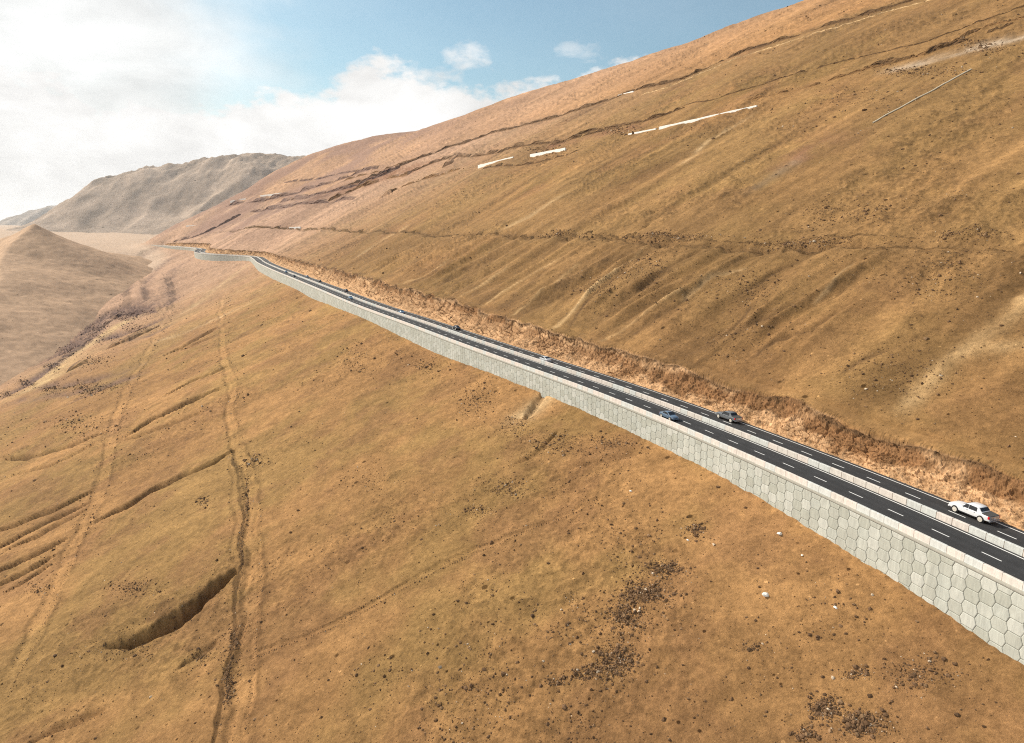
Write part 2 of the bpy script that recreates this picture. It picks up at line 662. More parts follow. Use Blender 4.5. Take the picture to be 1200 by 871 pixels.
# ---------------------------------------------------------------- marks on the slope: lines in the photograph laid on the ground
def trace(pix, step=22.0):
    """A line drawn over the photograph becomes a line on the hill (x, y, metres per photo pixel)."""
    out = []
    for (u0, v0), (u1, v1) in zip(pix[:-1], pix[1:]):
        k = max(1, int(math.hypot(u1 - u0, v1 - v0) / step))
        for i in range(k):
            out.append((u0 + (u1 - u0) * i / k, v0 + (v1 - v0) * i / k))
    out.append(pix[-1])
    P = np.array([at(u, v) for u, v in out])
    mpp = np.linalg.norm(P - np.array([0, 0, CAMZ]), axis=1) / FPX
    return P, mpp


def polydist(P, X, Y, reach):
    """Distance to the polyline, side (+ = left of its run) and run 0..1, only near it; index of the points concerned."""
    x0, x1 = P[:, 0].min() - reach, P[:, 0].max() + reach
    y0, y1 = P[:, 1].min() - reach, P[:, 1].max() + reach
    idx = np.where((X > x0) & (X < x1) & (Y > y0) & (Y < y1))[0]
    x, y = X[idx], Y[idx]
    best = np.full(len(idx), 1e9)
    side = np.zeros(len(idx))
    run = np.zeros(len(idx))
    seg = np.hypot(np.diff(P[:, 0]), np.diff(P[:, 1]))
    cum = np.concatenate([[0], np.cumsum(seg)])
    for i in range(len(P) - 1):
        ax, ay = P[i, 0], P[i, 1]
        dx, dy = P[i + 1, 0] - ax, P[i + 1, 1] - ay
        l2 = dx * dx + dy * dy + 1e-9
        near = (x > min(ax, ax + dx) - reach) & (x < max(ax, ax + dx) + reach) & (y > min(ay, ay + dy) - reach) & (y < max(ay, ay + dy) + reach)
        k = np.where(near)[0]
        t = np.clip(((x[k] - ax) * dx + (y[k] - ay) * dy) / l2, 0, 1)
        ex, ey = x[k] - ax - t * dx, y[k] - ay - t * dy
        dd = np.hypot(ex, ey)
        b = dd < best[k]
        kk = k[b]
        best[kk] = dd[b]
        side[kk] = np.sign(dx * ey - dy * ex)[b]
        run[kk] = (cum[i] + t[b] * seg[i]) / cum[-1]
    ok = best < reach
    return idx[ok], best[ok], side[ok], run[ok]


# gullies: (line, half width in photo pixels, depth in m, strength of the shade painted into their colour)
GULLIES = [
    ([(280, 668), (252, 688), (215, 722), (170, 746), (120, 757)], 8.5, 3.6, .7),
    ([(252, 752), (232, 768), (210, 785)], 3.5, .7, .5),
    ([(275, 525), (250, 540), (215, 556), (180, 572), (150, 592), (98, 618)], 4.2, 2.4, .6),
    ([(112, 572), (60, 598), (0, 622), (-40, 640)], 3.6, 2.0, .65),
    ([(108, 586), (55, 612), (0, 640), (-40, 655)], 3.2, 1.8, .65),
    ([(104, 594), (50, 625), (0, 650)], 3.5, 1.3, .5),
    ([(80, 632), (40, 652), (0, 670), (-30, 682)], 3.2, 1.8, .65),
    ([(72, 648), (35, 668), (0, 685), (-30, 700)], 3, 1.6, .65),
    ([(60, 662), (25, 684), (0, 697)], 2.6, 1.3, .65),
    ([(258, 380), (238, 392), (215, 405), (186, 418)], 3, 3.4, .9),
    ([(256, 390), (230, 402), (200, 415)], 2.2, 1.6, .6),
    ([(270, 427), (250, 438), (225, 448), (192, 466)], 3, 3.2, .9),
    ([(262, 455), (225, 470), (180, 492), (138, 516)], 3, 2.8, .85),
    ([(128, 506), (90, 520), (40, 535), (0, 540)], 3, 2.2, .8),
    ([(240, 480), (190, 500), (130, 520)], 2.5, 1.0, .4),
    ([(115, 520), (60, 545), (0, 562)], 2.5, 1.0, .4),
    ([(120, 838), (60, 860), (20, 880)], 3, .7, .2),
    ([(655, 505), (625, 530), (600, 548)], 3, .6, .3),
    ([(640, 462), (625, 478), (612, 494)], 4, .9, .3),
]
# tracks: (line, half width px, rut depth, lightening, stones along the edge)
TRACKS = [
    ([(-10, 838), (30, 765), (78, 660), (112, 590), (126, 540), (136, 490), (158, 440), (186, 390), (203, 352), (196, 325)], 5, .3, .17),
    ([(278, 880), (288, 800), (295, 720), (298, 650), (297, 590), (290, 548), (276, 522), (268, 480), (272, 452), (262, 420), (258, 372), (262, 345)], 5.5, .32, .17),
    ([(250, 880), (268, 800), (276, 720), (282, 660), (284, 600), (276, 545), (268, 520)], 2.2, .16, -.35),
    ([(270, 545), (272, 600), (272, 660)], 2, .12, -.15),
    ([(300, 768), (400, 730), (480, 684), (560, 645), (605, 625), (660, 604), (700, 588)], 4, .22, .10),
    ([(470, 610), (560, 580), (660, 552), (760, 530)], 3, .15, -.08),
    ([(172, 350), (168, 330), (160, 312), (150, 330), (148, 345)], 3, .6, -.2),
    ([(150, 356), (146, 340), (148, 318), (165, 296), (190, 284)], 3, .6, -.2),
    ([(196, 325), (204, 345), (200, 362)], 3, .8, -.25),
]
# contour benches and broken bands on the high slope: (line, half width px, step depth m, tint, strength)
BANDS = [
    ([(360, 236), (410, 222), (460, 204), (510, 190)], 17, .0, 'redbrown', .68),
    ([(300, 250), (350, 238), (400, 226)], 12, .0, 'purple', .40),
    ([(640, 172), (700, 158), (760, 148)], 9, .0, 'redbrown', .45),
    ([(206, 352), (196, 335), (205, 315), (228, 302)], 5, .6, 'purple', .45),
    ([(20, 472), (70, 464), (130, 450), (165, 440)], 7, .6, 'purple', .42),
    ([(150, 400), (180, 392), (205, 378)], 5, .8, 'purple', .55),
    ([(722, 326), (690, 350), (662, 374), (648, 390)], 3.6, -1.9, 'tan', .75),
    ([(735, 322), (706, 344), (676, 370), (664, 386)], 2.4, .8, 'dark', .5),
    ([(755, 290), (735, 312), (718, 330)], 2.0, -.8, 'tan', .5),
    ([(680, 308), (645, 335), (618, 358), (600, 373)], 2.6, -1.4, 'tan', .6),
    ([(690, 310), (655, 336), (628, 360)], 2.0, 1.1, 'dark', .5),
    ([(655, 305), (620, 325), (585, 346), (566, 360)], 2.2, -1.1, 'tan', .5),
    ([(596, 315), (560, 336), (535, 352)], 2.4, -1.0, 'tan', .45),
    ([(604, 320), (568, 340), (545, 354)], 2.0, .9, 'dark', .45),
    ([(800, 348), (760, 370), (725, 392), (702, 406)], 2.4, -1.3, 'tan', .6),
    ([(812, 350), (775, 372), (740, 394)], 2.0, 1.0, 'dark', .45),
    ([(1000, 317), (978, 338), (955, 361)], 2.2, -1.0, 'pale', .5),
    ([(1015, 322), (990, 342), (962, 366)], 2.4, .9, 'dark', .4),
    ([(930, 325), (905, 345), (885, 360), (860, 388), (830, 405), (800, 421)], 2.6, .8, 'dark', .55),
    ([(985, 372), (950, 395), (910, 405), (880, 420)], 2.4, 1.0, 'dark', .4),
    ([(950, 300), (905, 322), (870, 345)], 2.4, .9, 'dark', .4),
    ([(1110, 385), (1070, 400), (1020, 420), (985, 440)], 3.0, .9, 'dark', .4),
    ([(880, 300), (840, 325), (800, 352)], 2.6, .9, 'dark', .4),
    ([(820, 295), (780, 320), (750, 342)], 2.4, .8, 'dark', .4),
    ([(540, 300), (505, 322), (470, 342)], 2.2, .9, 'dark', .4),
    ([(470, 300), (440, 318), (410, 330)], 2.0, .9, 'dark', .4),
    ([(528, 304), (492, 326), (455, 346)], 2.0, -.8, 'tan', .4),
    ([(380, 228), (430, 212), (480, 190), (530, 169), (590, 153), (640, 138), (700, 121), (740, 108), (800, 92), (870, 64), (960, 37), (1040, 17), (1110, -3)], 4.5, 0.0, 'dark', .35),
    ([(250, 272), (296, 268), (400, 268), (500, 270), (600, 274), (700, 276), (760, 282), (830, 285), (900, 290), (1000, 290), (1100, 292), (1210, 296)], 3.4, 1.4, 'dark', .42),
    ([(1040, 84), (1100, 70), (1150, 55), (1210, 40)], 8, .3, 'rock', .6),
    ([(1000, 168), (960, 172), (938, 182), (926, 198)], 20, .0, 'redbrown', .50),
    ([(935, 190), (900, 212), (880, 225)], 11, .0, 'grey', .40),
    ([(1210, 352), (1160, 395), (1120, 425), (1085, 455), (1062, 476)], 10, -.5, 'tan', .85),
    ([(1120, 420), (1170, 410), (1215, 396)], 9, -.3, 'tan', .6),
    ([(800, 355), (830, 330), (870, 318)], 4, .6, 'pale', .35),
    ([(700, 375), (740, 350), (790, 315), (830, 292)], 6, .9, 'dark', .38),
    ([(1015, 325), (960, 350), (900, 380), (850, 398)], 6, .7, 'dark', .36),
    ([(640, 318), (610, 345), (575, 372), (540, 384)], 8, .7, 'dark', .34),
    ([(760, 290), (700, 310), (640, 350), (600, 378)], 7, .7, 'dark', .36),
    ([(500, 300), (465, 322), (430, 345)], 6, .8, 'dark', .36),
    ([(570, 300), (530, 325), (480, 350)], 6, .8, 'dark', .32),
    ([(885, 135), (830, 165), (800, 195)], 4, .3, 'pale', .4),
    ([(480, 262), (440, 285), (420, 300)], 5, .6, 'pale', .4),
    ([(660, 230), (620, 255), (590, 268)], 6, .5, 'pale', .3),
    ([(650, 465), (625, 478), (605, 492)], 17, .5, 'pale', .6),
    ([(300, 352), (260, 370), (210, 392), (180, 402)], 5, .3, 'pale', .35),
    ([(290, 310), (265, 330), (235, 352), (205, 372)], 6, .3, 'pale', .3),
    ([(165, 368), (140, 382), (100, 405), (70, 428), (45, 455)], 13, .3, 'sand', .75),
    ([(0, 468), (25, 455), (60, 432), (90, 408), (120, 382)], 8, 1.5, 'purple', .95),
    ([(62, 420), (80, 405), (105, 382), (125, 368), (150, 358), (186, 362)], 17, 3.0, 'purple', .95),
    ([(40, 455), (90, 450), (130, 440), (160, 428)], 8, 1.2, 'purple', .5),
    ([(85, 470), (120, 455), (150, 436)], 5, 1.0, 'purple', .45),
    ([(120, 395), (150, 390), (175, 380), (190, 372)], 7, 2, 'purple', .9),
    ([(148, 345), (150, 325), (165, 300), (190, 288)], 4, .5, 'purple', .5),
    ([(168, 350), (172, 330), (190, 310), (205, 300)], 4, .5, 'purple', .5),
]
# cut faces and rock ledges seen from below: (line, height in photo pixels, face tint, unbroken share)
LEDGES = [
    ([(380, 229), (430, 213), (480, 191), (530, 170), (590, 154), (640, 139), (700, 122), (740, 109), (800, 93), (870, 65), (960, 38), (1040, 18), (1110, -2)], 4.6, 'dark', .75),
    ([(745, 113), (800, 97), (870, 69.5), (960, 42.5), (1040, 22.5), (1110, 2.5)], 1.7, 'pale', .9),
    ([(470, 205), (520, 188), (560, 181), (620, 172), (660, 165), (700, 152), (740, 148), (800, 131)], 5.0, 'dark', .7),
    ([(640, 172), (690, 158), (720, 151), (760, 144), (805, 129)], 4.5, 'dark', .6),
    ([(790, 131), (812, 125), (830, 124), (880, 108), (940, 92), (1000, 76), (1080, 55), (1140, 34), (1200, 13), (1260, -7)], 2.3, 'dark', .95),
    ([(870, 124), (960, 103), (1010, 87), (1060, 73), (1100, 61), (1150, 37), (1200, 25), (1260, 5)], 4.2, 'brown', .55),
    ([(1008, 86), (1036, 79), (1070, 70)], 7.5, 'dark', 1.0),
    ([(1080, 68), (1130, 50), (1190, 30)], 5, 'dark', .6),
    ([(250, 273), (296, 269), (400, 269), (500, 271), (600, 275), (700, 277), (760, 283), (830, 286), (900, 291), (1000, 291), (1100, 293), (1210, 297)], 3.0, 'olive', .55),
    ([(640, 272), (720, 274), (800, 279), (900, 283), (980, 279), (1080, 283)], 3.2, 'olive', .42),
    ([(262, 242), (300, 238), (340, 227), (380, 217), (415, 205), (445, 199)], 5.5, 'purple', .85),
    ([(325, 237), (370, 231), (410, 223), (440, 211), (470, 197)], 6.5, 'purple', .85),
    ([(290, 248), (340, 243), (390, 239), (420, 233)], 4.5, 'purple', .7),
    ([(330, 216), (370, 210), (420, 200)], 3, 'purple', .7),
    ([(380, 240), (410, 227), (450, 211), (480, 204)], 5, 'brown', .7),
    ([(440, 237), (465, 223), (500, 209), (540, 196)], 4.0, 'brown', .6),
    ([(516, 199), (526, 190), (535, 181)], 9, 'dark', 1.0),
    ([(400, 215), (440, 204), (480, 189), (505, 181)], 3.2, 'brown', .7),
    ([(736, 277), (748, 269), (763, 258)], 4, 'dark', .9),
    ([(560, 200), (600, 196), (640, 188), (690, 172)], 3, 'dark', .5),
    ([(200, 285), (235, 276), (262, 262), (285, 250)], 3.5, 'purple', .6),
    ([(60, 432), (85, 411), (110, 388), (135, 371), (165, 366), (188, 368)], 6, 'purple', .7),
    ([(75, 440), (100, 424), (130, 408), (165, 392), (190, 380)], 5, 'purple', .6),
]
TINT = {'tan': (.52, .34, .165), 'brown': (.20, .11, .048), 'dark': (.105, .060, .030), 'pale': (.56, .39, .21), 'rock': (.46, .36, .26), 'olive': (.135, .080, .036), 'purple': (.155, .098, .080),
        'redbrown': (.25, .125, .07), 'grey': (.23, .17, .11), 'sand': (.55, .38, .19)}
# clumps of stones: (u, v, radius u, radius v, number)
CLUMPS = [(815, 622, 16, 12, 110), (780, 668, 34, 14, 240), (752, 696, 38, 18, 520), (735, 722, 28, 20, 300), (722, 775, 34, 28, 420), (690, 790, 30, 12, 130),
          (655, 800, 22, 10, 60), (965, 830, 26, 18, 220), (1010, 848, 40, 22, 330), (945, 860, 20, 12, 80), (1075, 790, 60, 26, 160), (1000, 790, 30, 12, 60),
          (590, 570, 44, 18, 200), (650, 522, 70, 22, 420), (560, 600, 30, 12, 120), (720, 520, 44, 14, 200), (555, 470, 34, 30, 240), (600, 500, 40, 20, 160),
          (420, 420, 40, 26, 90), (500, 430, 44, 16, 140), (300, 540, 22, 16, 110), (160, 690, 50, 16, 160), (140, 765, 60, 20, 130), (235, 770, 18, 10, 90),
          (268, 800, 10, 40, 190), (275, 755, 8, 30, 120), (290, 580, 5, 60, 140), (283, 640, 4, 50, 110), (50, 690, 30, 12, 60), (110, 455, 40, 12, 240), (60, 458, 30, 8, 160),
          (90, 500, 60, 16, 150), (120, 395, 36, 18, 160), (240, 590, 16, 12, 60), (880, 760, 30, 8, 40), (430, 560, 60, 40, 80), (460, 790, 90, 40, 70),
          (880, 345, 90, 40, 320), (760, 330, 60, 40, 320), (1100, 330, 80, 60, 300), (1000, 250, 120, 30, 260), (780, 276, 90, 7, 380), (660, 273, 50, 5, 180), (940, 284, 90, 7, 380), (1130, 280, 60, 8, 160),
          (700, 345, 50, 30, 220), (640, 175, 50, 8, 160), (720, 155, 40, 8, 160), (1080, 85, 80, 10, 200), (1150, 55, 50, 10, 160), (1050, 440, 120, 50, 330), (870, 400, 80, 30, 220), (1000, 120, 120, 30, 160),
          (80, 408, 22, 12, 260), (110, 385, 24, 14, 420), (140, 370, 26, 12, 420), (170, 366, 20, 9, 260), (160, 385, 26, 8, 260), (60, 432, 16, 8, 160), (30, 450, 22, 7, 160), (8, 463, 14, 6, 90), (110, 425, 30, 14, 160)]


def ground_detail(X, Y):
    """Height and colour of the slope with every mark on it."""
    p, q = to_pq(X, Y)
    n0 = (q - Wq(p)) * Wc(p)
    dist = np.hypot(X, Y)
    z = base_height(X, Y)
    calm = np.clip(sstep(-0.2, -5, n0) + sstep(ROADW + 8, ROADW + 22, n0) + sstep(ROAD_END + 40, ROAD_END + 120, p), 0, 1)
    upper = sstep(0, 30, n0)
    wild = sstep(900, 1700, p)
    wx = 5 * perlin(X / 34, Y / 34, 3)
    wy = 5 * perlin(X / 34, Y / 34, 4)
    broad = 3.2 * fbm(p / 190, q / 240, 3, 11)
    rills = 1 - np.abs(perlin((p + wx) / 26 + q / 170, q / 190, 21)) * 2
    rills2 = perlin((p + wx * .6) / 9 + q / 60, q / 75, 22)
    patch = sstep(-.25, .55, fbm(X / 48 + .3, Y / 48, 3, 31))                # where the surface is stony
    rough = fbm(X / 6.5, Y / 6.5, 4, 41)
    fine = fbm(X / 1.5, Y / 1.5, 3, 51)
    d = broad * sstep(5, 60, np.abs(n0 - 7)) * sstep(200, 500, dist + 150)
    d = d + upper * (rills * 0.45 + rills2 * 0.3) * (.35 + 1.1 * sstep(-.4, .5, fbm(X / 110 + 4, Y / 110, 3, 106))) + (1 - upper) * (rills * 0.18 + rills2 * 0.10)
    micro = fbm(X / .55, Y / .55, 2, 55)
    d = d + rough * (0.12 + 0.20 * patch + 0.35 * upper * patch) + fine * (0.035 + 0.09 * patch) * (1 + .6 * upper) + micro * (.012 + .03 * patch)
    zrib = upper * sstep(60, 130, p) * sstep(620, 380, p) * sstep(84, 58, n0) * (.35 + .65 * sstep(-.4, .3, fbm(X / 70 + 2, Y / 70, 2, 25)))
    rib = 1 - np.abs(perlin((p + wx * 1.3) / 17 + q / 210, q / 120 + 3, 24)) * 2.4
    rib = rib + .45 * (1 - np.abs(perlin((p + wx) / 7.5 + q / 90, q / 60, 26)) * 2.2)
    d = d + zrib * 1.9 * np.sign(rib) * np.abs(rib) ** 1.15
    d = d + wild * (3 * fbm(X / 120, Y / 120, 4, 71))
    z = z + d * calm
    berm = np.exp(-(np.minimum(n0, 0) / 1.3) ** 2) * (n0 < 1.2) * sstep(ROAD_END + 60, ROAD_END, p)
    z = z + berm * np.clip(.18 + .20 * perlin(p / 5.5, q / 9, 58) + .16 * perlin(X / 1.1, Y / 1.1, 59), -.1, 1.0)
    # ---- colour
    col = np.empty((len(X), 3))
    near_c = np.array([.345, .189, .077])
    olive = np.array([.300, .178, .068])
    red = np.array([.25, .132, .060])
    orange = np.array([.46, .238, .098])
    pink = np.array([.44, .28, .19])
    a = sstep(-.35, .45, fbm(X / 55, Y / 55, 5, 81, .6))[:, None]
    col[:] = near_c * (1 - a) + olive * a
    b = (sstep(0.0, .6, fbm(X / 26 + 9, Y / 26, 5, 91, .6)) * .55)[:, None]
    col = col * (1 - b) + red * b
    n_up = (q - np.interp(p, WX, WYS))
    up_ol = (upper * .70 * sstep(800, 420, p) * sstep(-.9, .3, fbm(X / 80, Y / 80, 3, 83)) * (1 - sstep(380, 480, n_up)))[:, None]
    col = col * (1 - up_ol) + np.array([.300, .176, .072]) * up_ol
    pl, ql = to_pq(MARKS['top'][:, 0], MARKS['top'][:, 1])
    o_ = np.argsort(pl)
    n_top = np.interp(p, pl[o_], (ql - np.interp(pl, WX, WYS))[o_])           # the topmost old road
    hi = (sstep(-8, 26, n_up - n_top + 8 * perlin(X / 40, Y / 40, 5)) * .60)[:, None]
    below = (upper * sstep(3, -3, base_height(X, Y) - 31.5 + 2.5 * perlin(X / 25, Y / 25, 6)) * .30 * sstep(900, 500, dist))[:, None]
    col = col * (1 - below) + np.array([.20, .108, .045]) * below
    col = col * (1 - hi) + orange * hi
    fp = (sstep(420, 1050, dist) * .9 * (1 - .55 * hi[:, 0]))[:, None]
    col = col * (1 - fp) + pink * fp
    dk = upper * (1 - hi[:, 0]) * sstep(1000, 500, p)
    col = col * (1 - dk[:, None] * np.array([.13, .13, .13]))
    col = col * (1 + .16 * np.clip(fbm(X / 85, Y / 85, 4, 88), -1, 1))[:, None]
    # streaks down the fall line
    st = fbm((p + wx) / 13 + q / 90, q / 130, 4, 101)
    st2 = fbm((p + wx * .5) / 4.5 + q / 40, q / 55, 3, 111)
    zone = sstep(-.45, .5, fbm(X / 110 + 4, Y / 110, 3, 106))
    k = (0.08 + 0.26 * upper * zone) * np.clip(st, -1, 1) + (0.07 + .08 * upper) * np.clip(st2, -1, 1)
    k = k - (0.24 + .10 * upper) * patch * sstep(-.1, .6, fine + rough * .6) + .07 * np.clip(micro, -1, 1)
    k = k + 0.05 * fbm(X / 3.2, Y / 3.2, 3, 121) + zrib * (.16 * np.clip(rib, -1.2, 1.2) + .15 * np.clip(fbm((p + wx * .4) / 2.8 + q / 30, q / 60, 3, 117), -1, 1))
    col = col * (1 + k)[:, None]
    # the far purple hillside
    pu = (sstep(800, 1300, p) * sstep(0, 60, n0) * .80 * sstep(-.5, .3, fbm(X / 120, Y / 120, 3, 131)))[:, None]
    col = col * (1 - pu) + np.array([.27, .165, .125]) * pu
    flo = np.interp(p, FLK[:, 0], FLK[:, 1]) + 0.02 * np.abs(q + 150)
    pln = (sstep(12, 2, base_height(X, Y) - flo) * sstep(850, 1250, p) * .85)[:, None]
    col = col * (1 - pln) + np.array([.54, .40, .29]) * pln
    # warped positions give every mark an uneven edge
    ex = X + 1.1 * perlin(X / 11, Y / 11, 141) + .35 * perlin(X / 2.6, Y / 2.6, 142)
    ey = Y + 1.1 * perlin(X / 11, Y / 11, 143) + .35 * perlin(X / 2.6, Y / 2.6, 144)
    fw = sstep(250, 700, dist)
    ex = ex + fw * 2.2 * perlin(X / 34, Y / 34, 145)
    ey = ey + fw * 2.2 * perlin(X / 34, Y / 34, 146)
    brk = sstep(-.55, .25, fbm(X / 22, Y / 22, 3, 151))
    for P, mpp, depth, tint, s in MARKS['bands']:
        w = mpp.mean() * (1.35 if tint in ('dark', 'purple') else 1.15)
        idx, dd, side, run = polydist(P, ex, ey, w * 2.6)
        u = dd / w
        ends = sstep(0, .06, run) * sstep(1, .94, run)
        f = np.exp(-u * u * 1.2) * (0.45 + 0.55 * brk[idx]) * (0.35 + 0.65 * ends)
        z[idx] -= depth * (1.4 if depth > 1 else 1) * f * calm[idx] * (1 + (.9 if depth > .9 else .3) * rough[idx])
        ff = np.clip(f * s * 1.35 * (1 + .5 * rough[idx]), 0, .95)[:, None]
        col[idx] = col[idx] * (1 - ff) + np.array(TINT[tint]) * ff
    for P, mpp, depth, s in MARKS['gullies']:
        w = mpp.mean()
        idx, dd, side, run = polydist(P, ex, ey, w * 3)
        dd = dd * (1 + .40 * perlin(X[idx] / 6.5, Y[idx] / 6.5, 161) + .10 * perlin(X[idx] / 1.3, Y[idx] / 1.3, 162))
        u = dd / (w * (0.55 + 0.9 * sstep(0, .25, run) * sstep(1.02, .55, run)))
        ends = sstep(0, .05, run) * sstep(1, .75, run)
        f = np.exp(-(u ** 2) * 1.6) * ends * (0.6 + 0.4 * brk[idx])
        z[idx] -= depth * 1.25 * np.clip(f * 1.5, 0, 1) ** .8 * (1 + .3 * rough[idx])
        z[idx] += depth * .05 * np.exp(-((u - 1.7) / .6) ** 2) * ends
        ff = (np.clip(f * 1.4, 0, 1) * np.minimum(1, s * 1.25))[:, None]
        col[idx] = col[idx] * (1 - ff) + np.array([.125, .068, .030]) * ff  # shade of the hollow painted into the ground colour
    for P, mpp, depth, li in MARKS['tracks']:
        w = mpp.mean()
        idx, dd, side, run = polydist(P, ex, ey, w * 2.2)
        u = dd / w
        f = sstep(1.15, .75, u)
        rut = np.exp(-((u - .55) / .22) ** 2)
        z[idx] -= depth * (0.5 * f + 0.5 * rut)
        z[idx] += depth * .4 * np.exp(-((u - 1.35) / .3) ** 2) * (.6 + .8 * rough[idx])
        if li > 0:
            col[idx] *= ((1 + li * f * (.6 + .4 * brk[idx])) * (1 - .32 * np.exp(-((u - 1.15) / .28) ** 2) * (.3 + .7 * brk[idx])))[:, None]
        else:
            col[idx] *= (1 + li * 1.6 * f * (.4 + .6 * brk[idx]))[:, None]
    return z, np.clip(col, .02, .9)


MARKS = {'bands': [], 'gullies': [], 'tracks': [], 'top': trace(LEDGES[0][0])[0]}
for ln, wpx, dep, tint, s_ in BANDS:
    P_, mpp_ = trace(ln)
    MARKS['bands'].append((P_, mpp_ * wpx, dep * (.5 if wpx <= 3.6 and ln[0][1] < 400 and ln[0][0] > 400 else 1), tint, s_))
for ln, wpx, dep, s_ in GULLIES:
    P_, mpp_ = trace(ln)
    MARKS['gullies'].append((P_, mpp_ * wpx, dep, s_))
for ln, wpx, dep, li in TRACKS:
    P_, mpp_ = trace(ln)
    MARKS['tracks'].append((P_, mpp_ * wpx, dep, li))

# ---------------------------------------------------------------- the ground: one sheet, finer where it lies nearer
NR = 720
azs = np.concatenate([np.linspace(R(-62), R(-39), 60, endpoint=False), np.linspace(R(-39), R(39), 1000, endpoint=False), np.linspace(R(39), R(62), 60)])
rc = np.geomspace(26, 12000, 1500)
SA, CA = np.sin(azs)[:, None], np.cos(azs)[:, None]
Hc = base_height((SA * rc).ravel(), (CA * rc).ravel()).reshape(len(azs), -1)
Hn = np.stack([blur(h, 4) for h in Hc])
el = np.arctan2(Hn - CAMZ, rc[None, :])
run_max = np.maximum.accumulate(el, 1)
w_ = np.abs(np.diff(el, axis=1)) * np.where(el[:, 1:] >= run_max[:, 1:] - .002, 1, .12)
w_ *= np.where((el[:, 1:] > R(-44)) & (el[:, 1:] < R(20)), 1, .3)
w_ += 0.010 * np.diff(np.log(rc))[None, :]
ker = np.ones(15) / 15
wp = np.pad(w_, ((7, 7), (0, 0)), mode='edge')
w_ = np.stack([wp[i:i + len(azs)] for i in range(15)]).mean(0)
cumw = np.concatenate([np.zeros((len(azs), 1)), np.cumsum(w_, 1)], 1)
rr = np.empty((len(azs), NR))
for i in range(len(azs)):
    rr[i] = np.interp(np.linspace(0, cumw[i, -1], NR), cumw[i], rc)
GXY = np.stack([(SA * rr), (CA * rr)], -1).reshape(-1, 2)
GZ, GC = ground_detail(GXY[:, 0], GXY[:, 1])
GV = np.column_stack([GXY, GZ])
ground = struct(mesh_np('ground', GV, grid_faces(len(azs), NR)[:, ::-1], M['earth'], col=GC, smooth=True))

# ---------------------------------------------------------------- cut faces and rock ledges on the high slope
def ledge(pix, hpx, tint, whole, seed):
    P, mpp = trace(pix, 2.2)
    k = np.ones(9) / 9
    xy = np.stack([np.convolve(np.pad(P[:, c], 4, mode='edge'), k, mode='valid') for c in (0, 1)], 1)
    tg = np.gradient(xy, axis=0)
    tg /= np.linalg.norm(tg, axis=1)[:, None] + 1e-9
    nr = np.stack([-tg[:, 1], tg[:, 0]], 1)
    nr *= np.sign(nr @ E_)[:, None]
    run = np.linspace(0, 1, len(P))
    arc = np.concatenate([[0], np.cumsum(np.hypot(*np.diff(xy, axis=0).T))])
    lam = hpx * mpp.mean()
    nz = 1.25 * fbm(arc / (lam * 6), arc * 0 + seed, 5, 600 + seed, .65)
    h = hpx * mpp * np.clip((.55 + .5 * nz) * sstep(-1.05 + .0, -.2, nz - 1.1 * (1 - whole) * 1.0 + .25), -.3, 1.5) * sstep(0, .04, run) * sstep(1, .96, run)
    T = np.array([-.55, -.25, -.05, .10, .22, .34, .46, .62, 1.0, 1.6, 2.4])      # across, in heights
    Zr = np.array([-.35, -.08, .12, .40, .62, .84, .97, 1.06, 1.18, 1.25, 1.22])
    hh = np.maximum(h, .05)
    off = T[None, :] * hh[:, None]
    A, K = np.repeat(arc[:, None], len(T), 1), np.repeat(np.arange(len(T))[None, :], len(P), 0)
    rough = fbm(A / (lam * .9), K * .45, 4, 640 + seed, .6)
    blk = perlin(A / (lam * .45), K * .8, 660 + seed)
    face = np.exp(-((T - .2) / .35) ** 2)[None, :]
    off = off + (rough * .35 + blk * .18) * hh[:, None] * face
    X = xy[:, 0:1] + nr[:, 0:1] * off
    Y = xy[:, 1:2] + nr[:, 1:2] * off
    zg, cg = ground_detail(X.ravel(), Y.ravel())
    z0 = ground_detail(xy[:, 0].copy(), xy[:, 1].copy())[0]
    z = z0[:, None] + Zr[None, :] * h[:, None] + rough * .14 * hh[:, None] * face
    back = zg.reshape(X.shape) - .25
    w = np.array([0, 0, 0, 0, 0, 0, 0, .15, .5, .85, 1.0])[None, :]
    z = z * (1 - w) + np.maximum(z * 0 + back, np.where(w < 1, np.minimum(z, back + .6 * hh[:, None]), back)) * w
    z[:, 0] = np.minimum(z[:, 0], zg.reshape(X.shape)[:, 0] - .4)
    if hpx < 2 or tint == 'pale':
        dark = np.array(TINT[tint])
    else:
        dark = np.array(TINT[tint])
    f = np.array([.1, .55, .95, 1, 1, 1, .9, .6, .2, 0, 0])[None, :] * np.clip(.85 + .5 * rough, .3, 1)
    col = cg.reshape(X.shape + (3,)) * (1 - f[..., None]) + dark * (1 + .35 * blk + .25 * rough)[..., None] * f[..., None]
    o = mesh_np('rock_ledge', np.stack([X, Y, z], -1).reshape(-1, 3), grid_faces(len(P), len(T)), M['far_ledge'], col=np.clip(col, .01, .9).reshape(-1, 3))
    return struct(o)


M['far_ledge'] = mat_earth('ledge rock', .45, 0.6)
for i_, (ln, hp, ti, wh) in enumerate(LEDGES):
    ledge(ln, hp, ti, wh, i_)

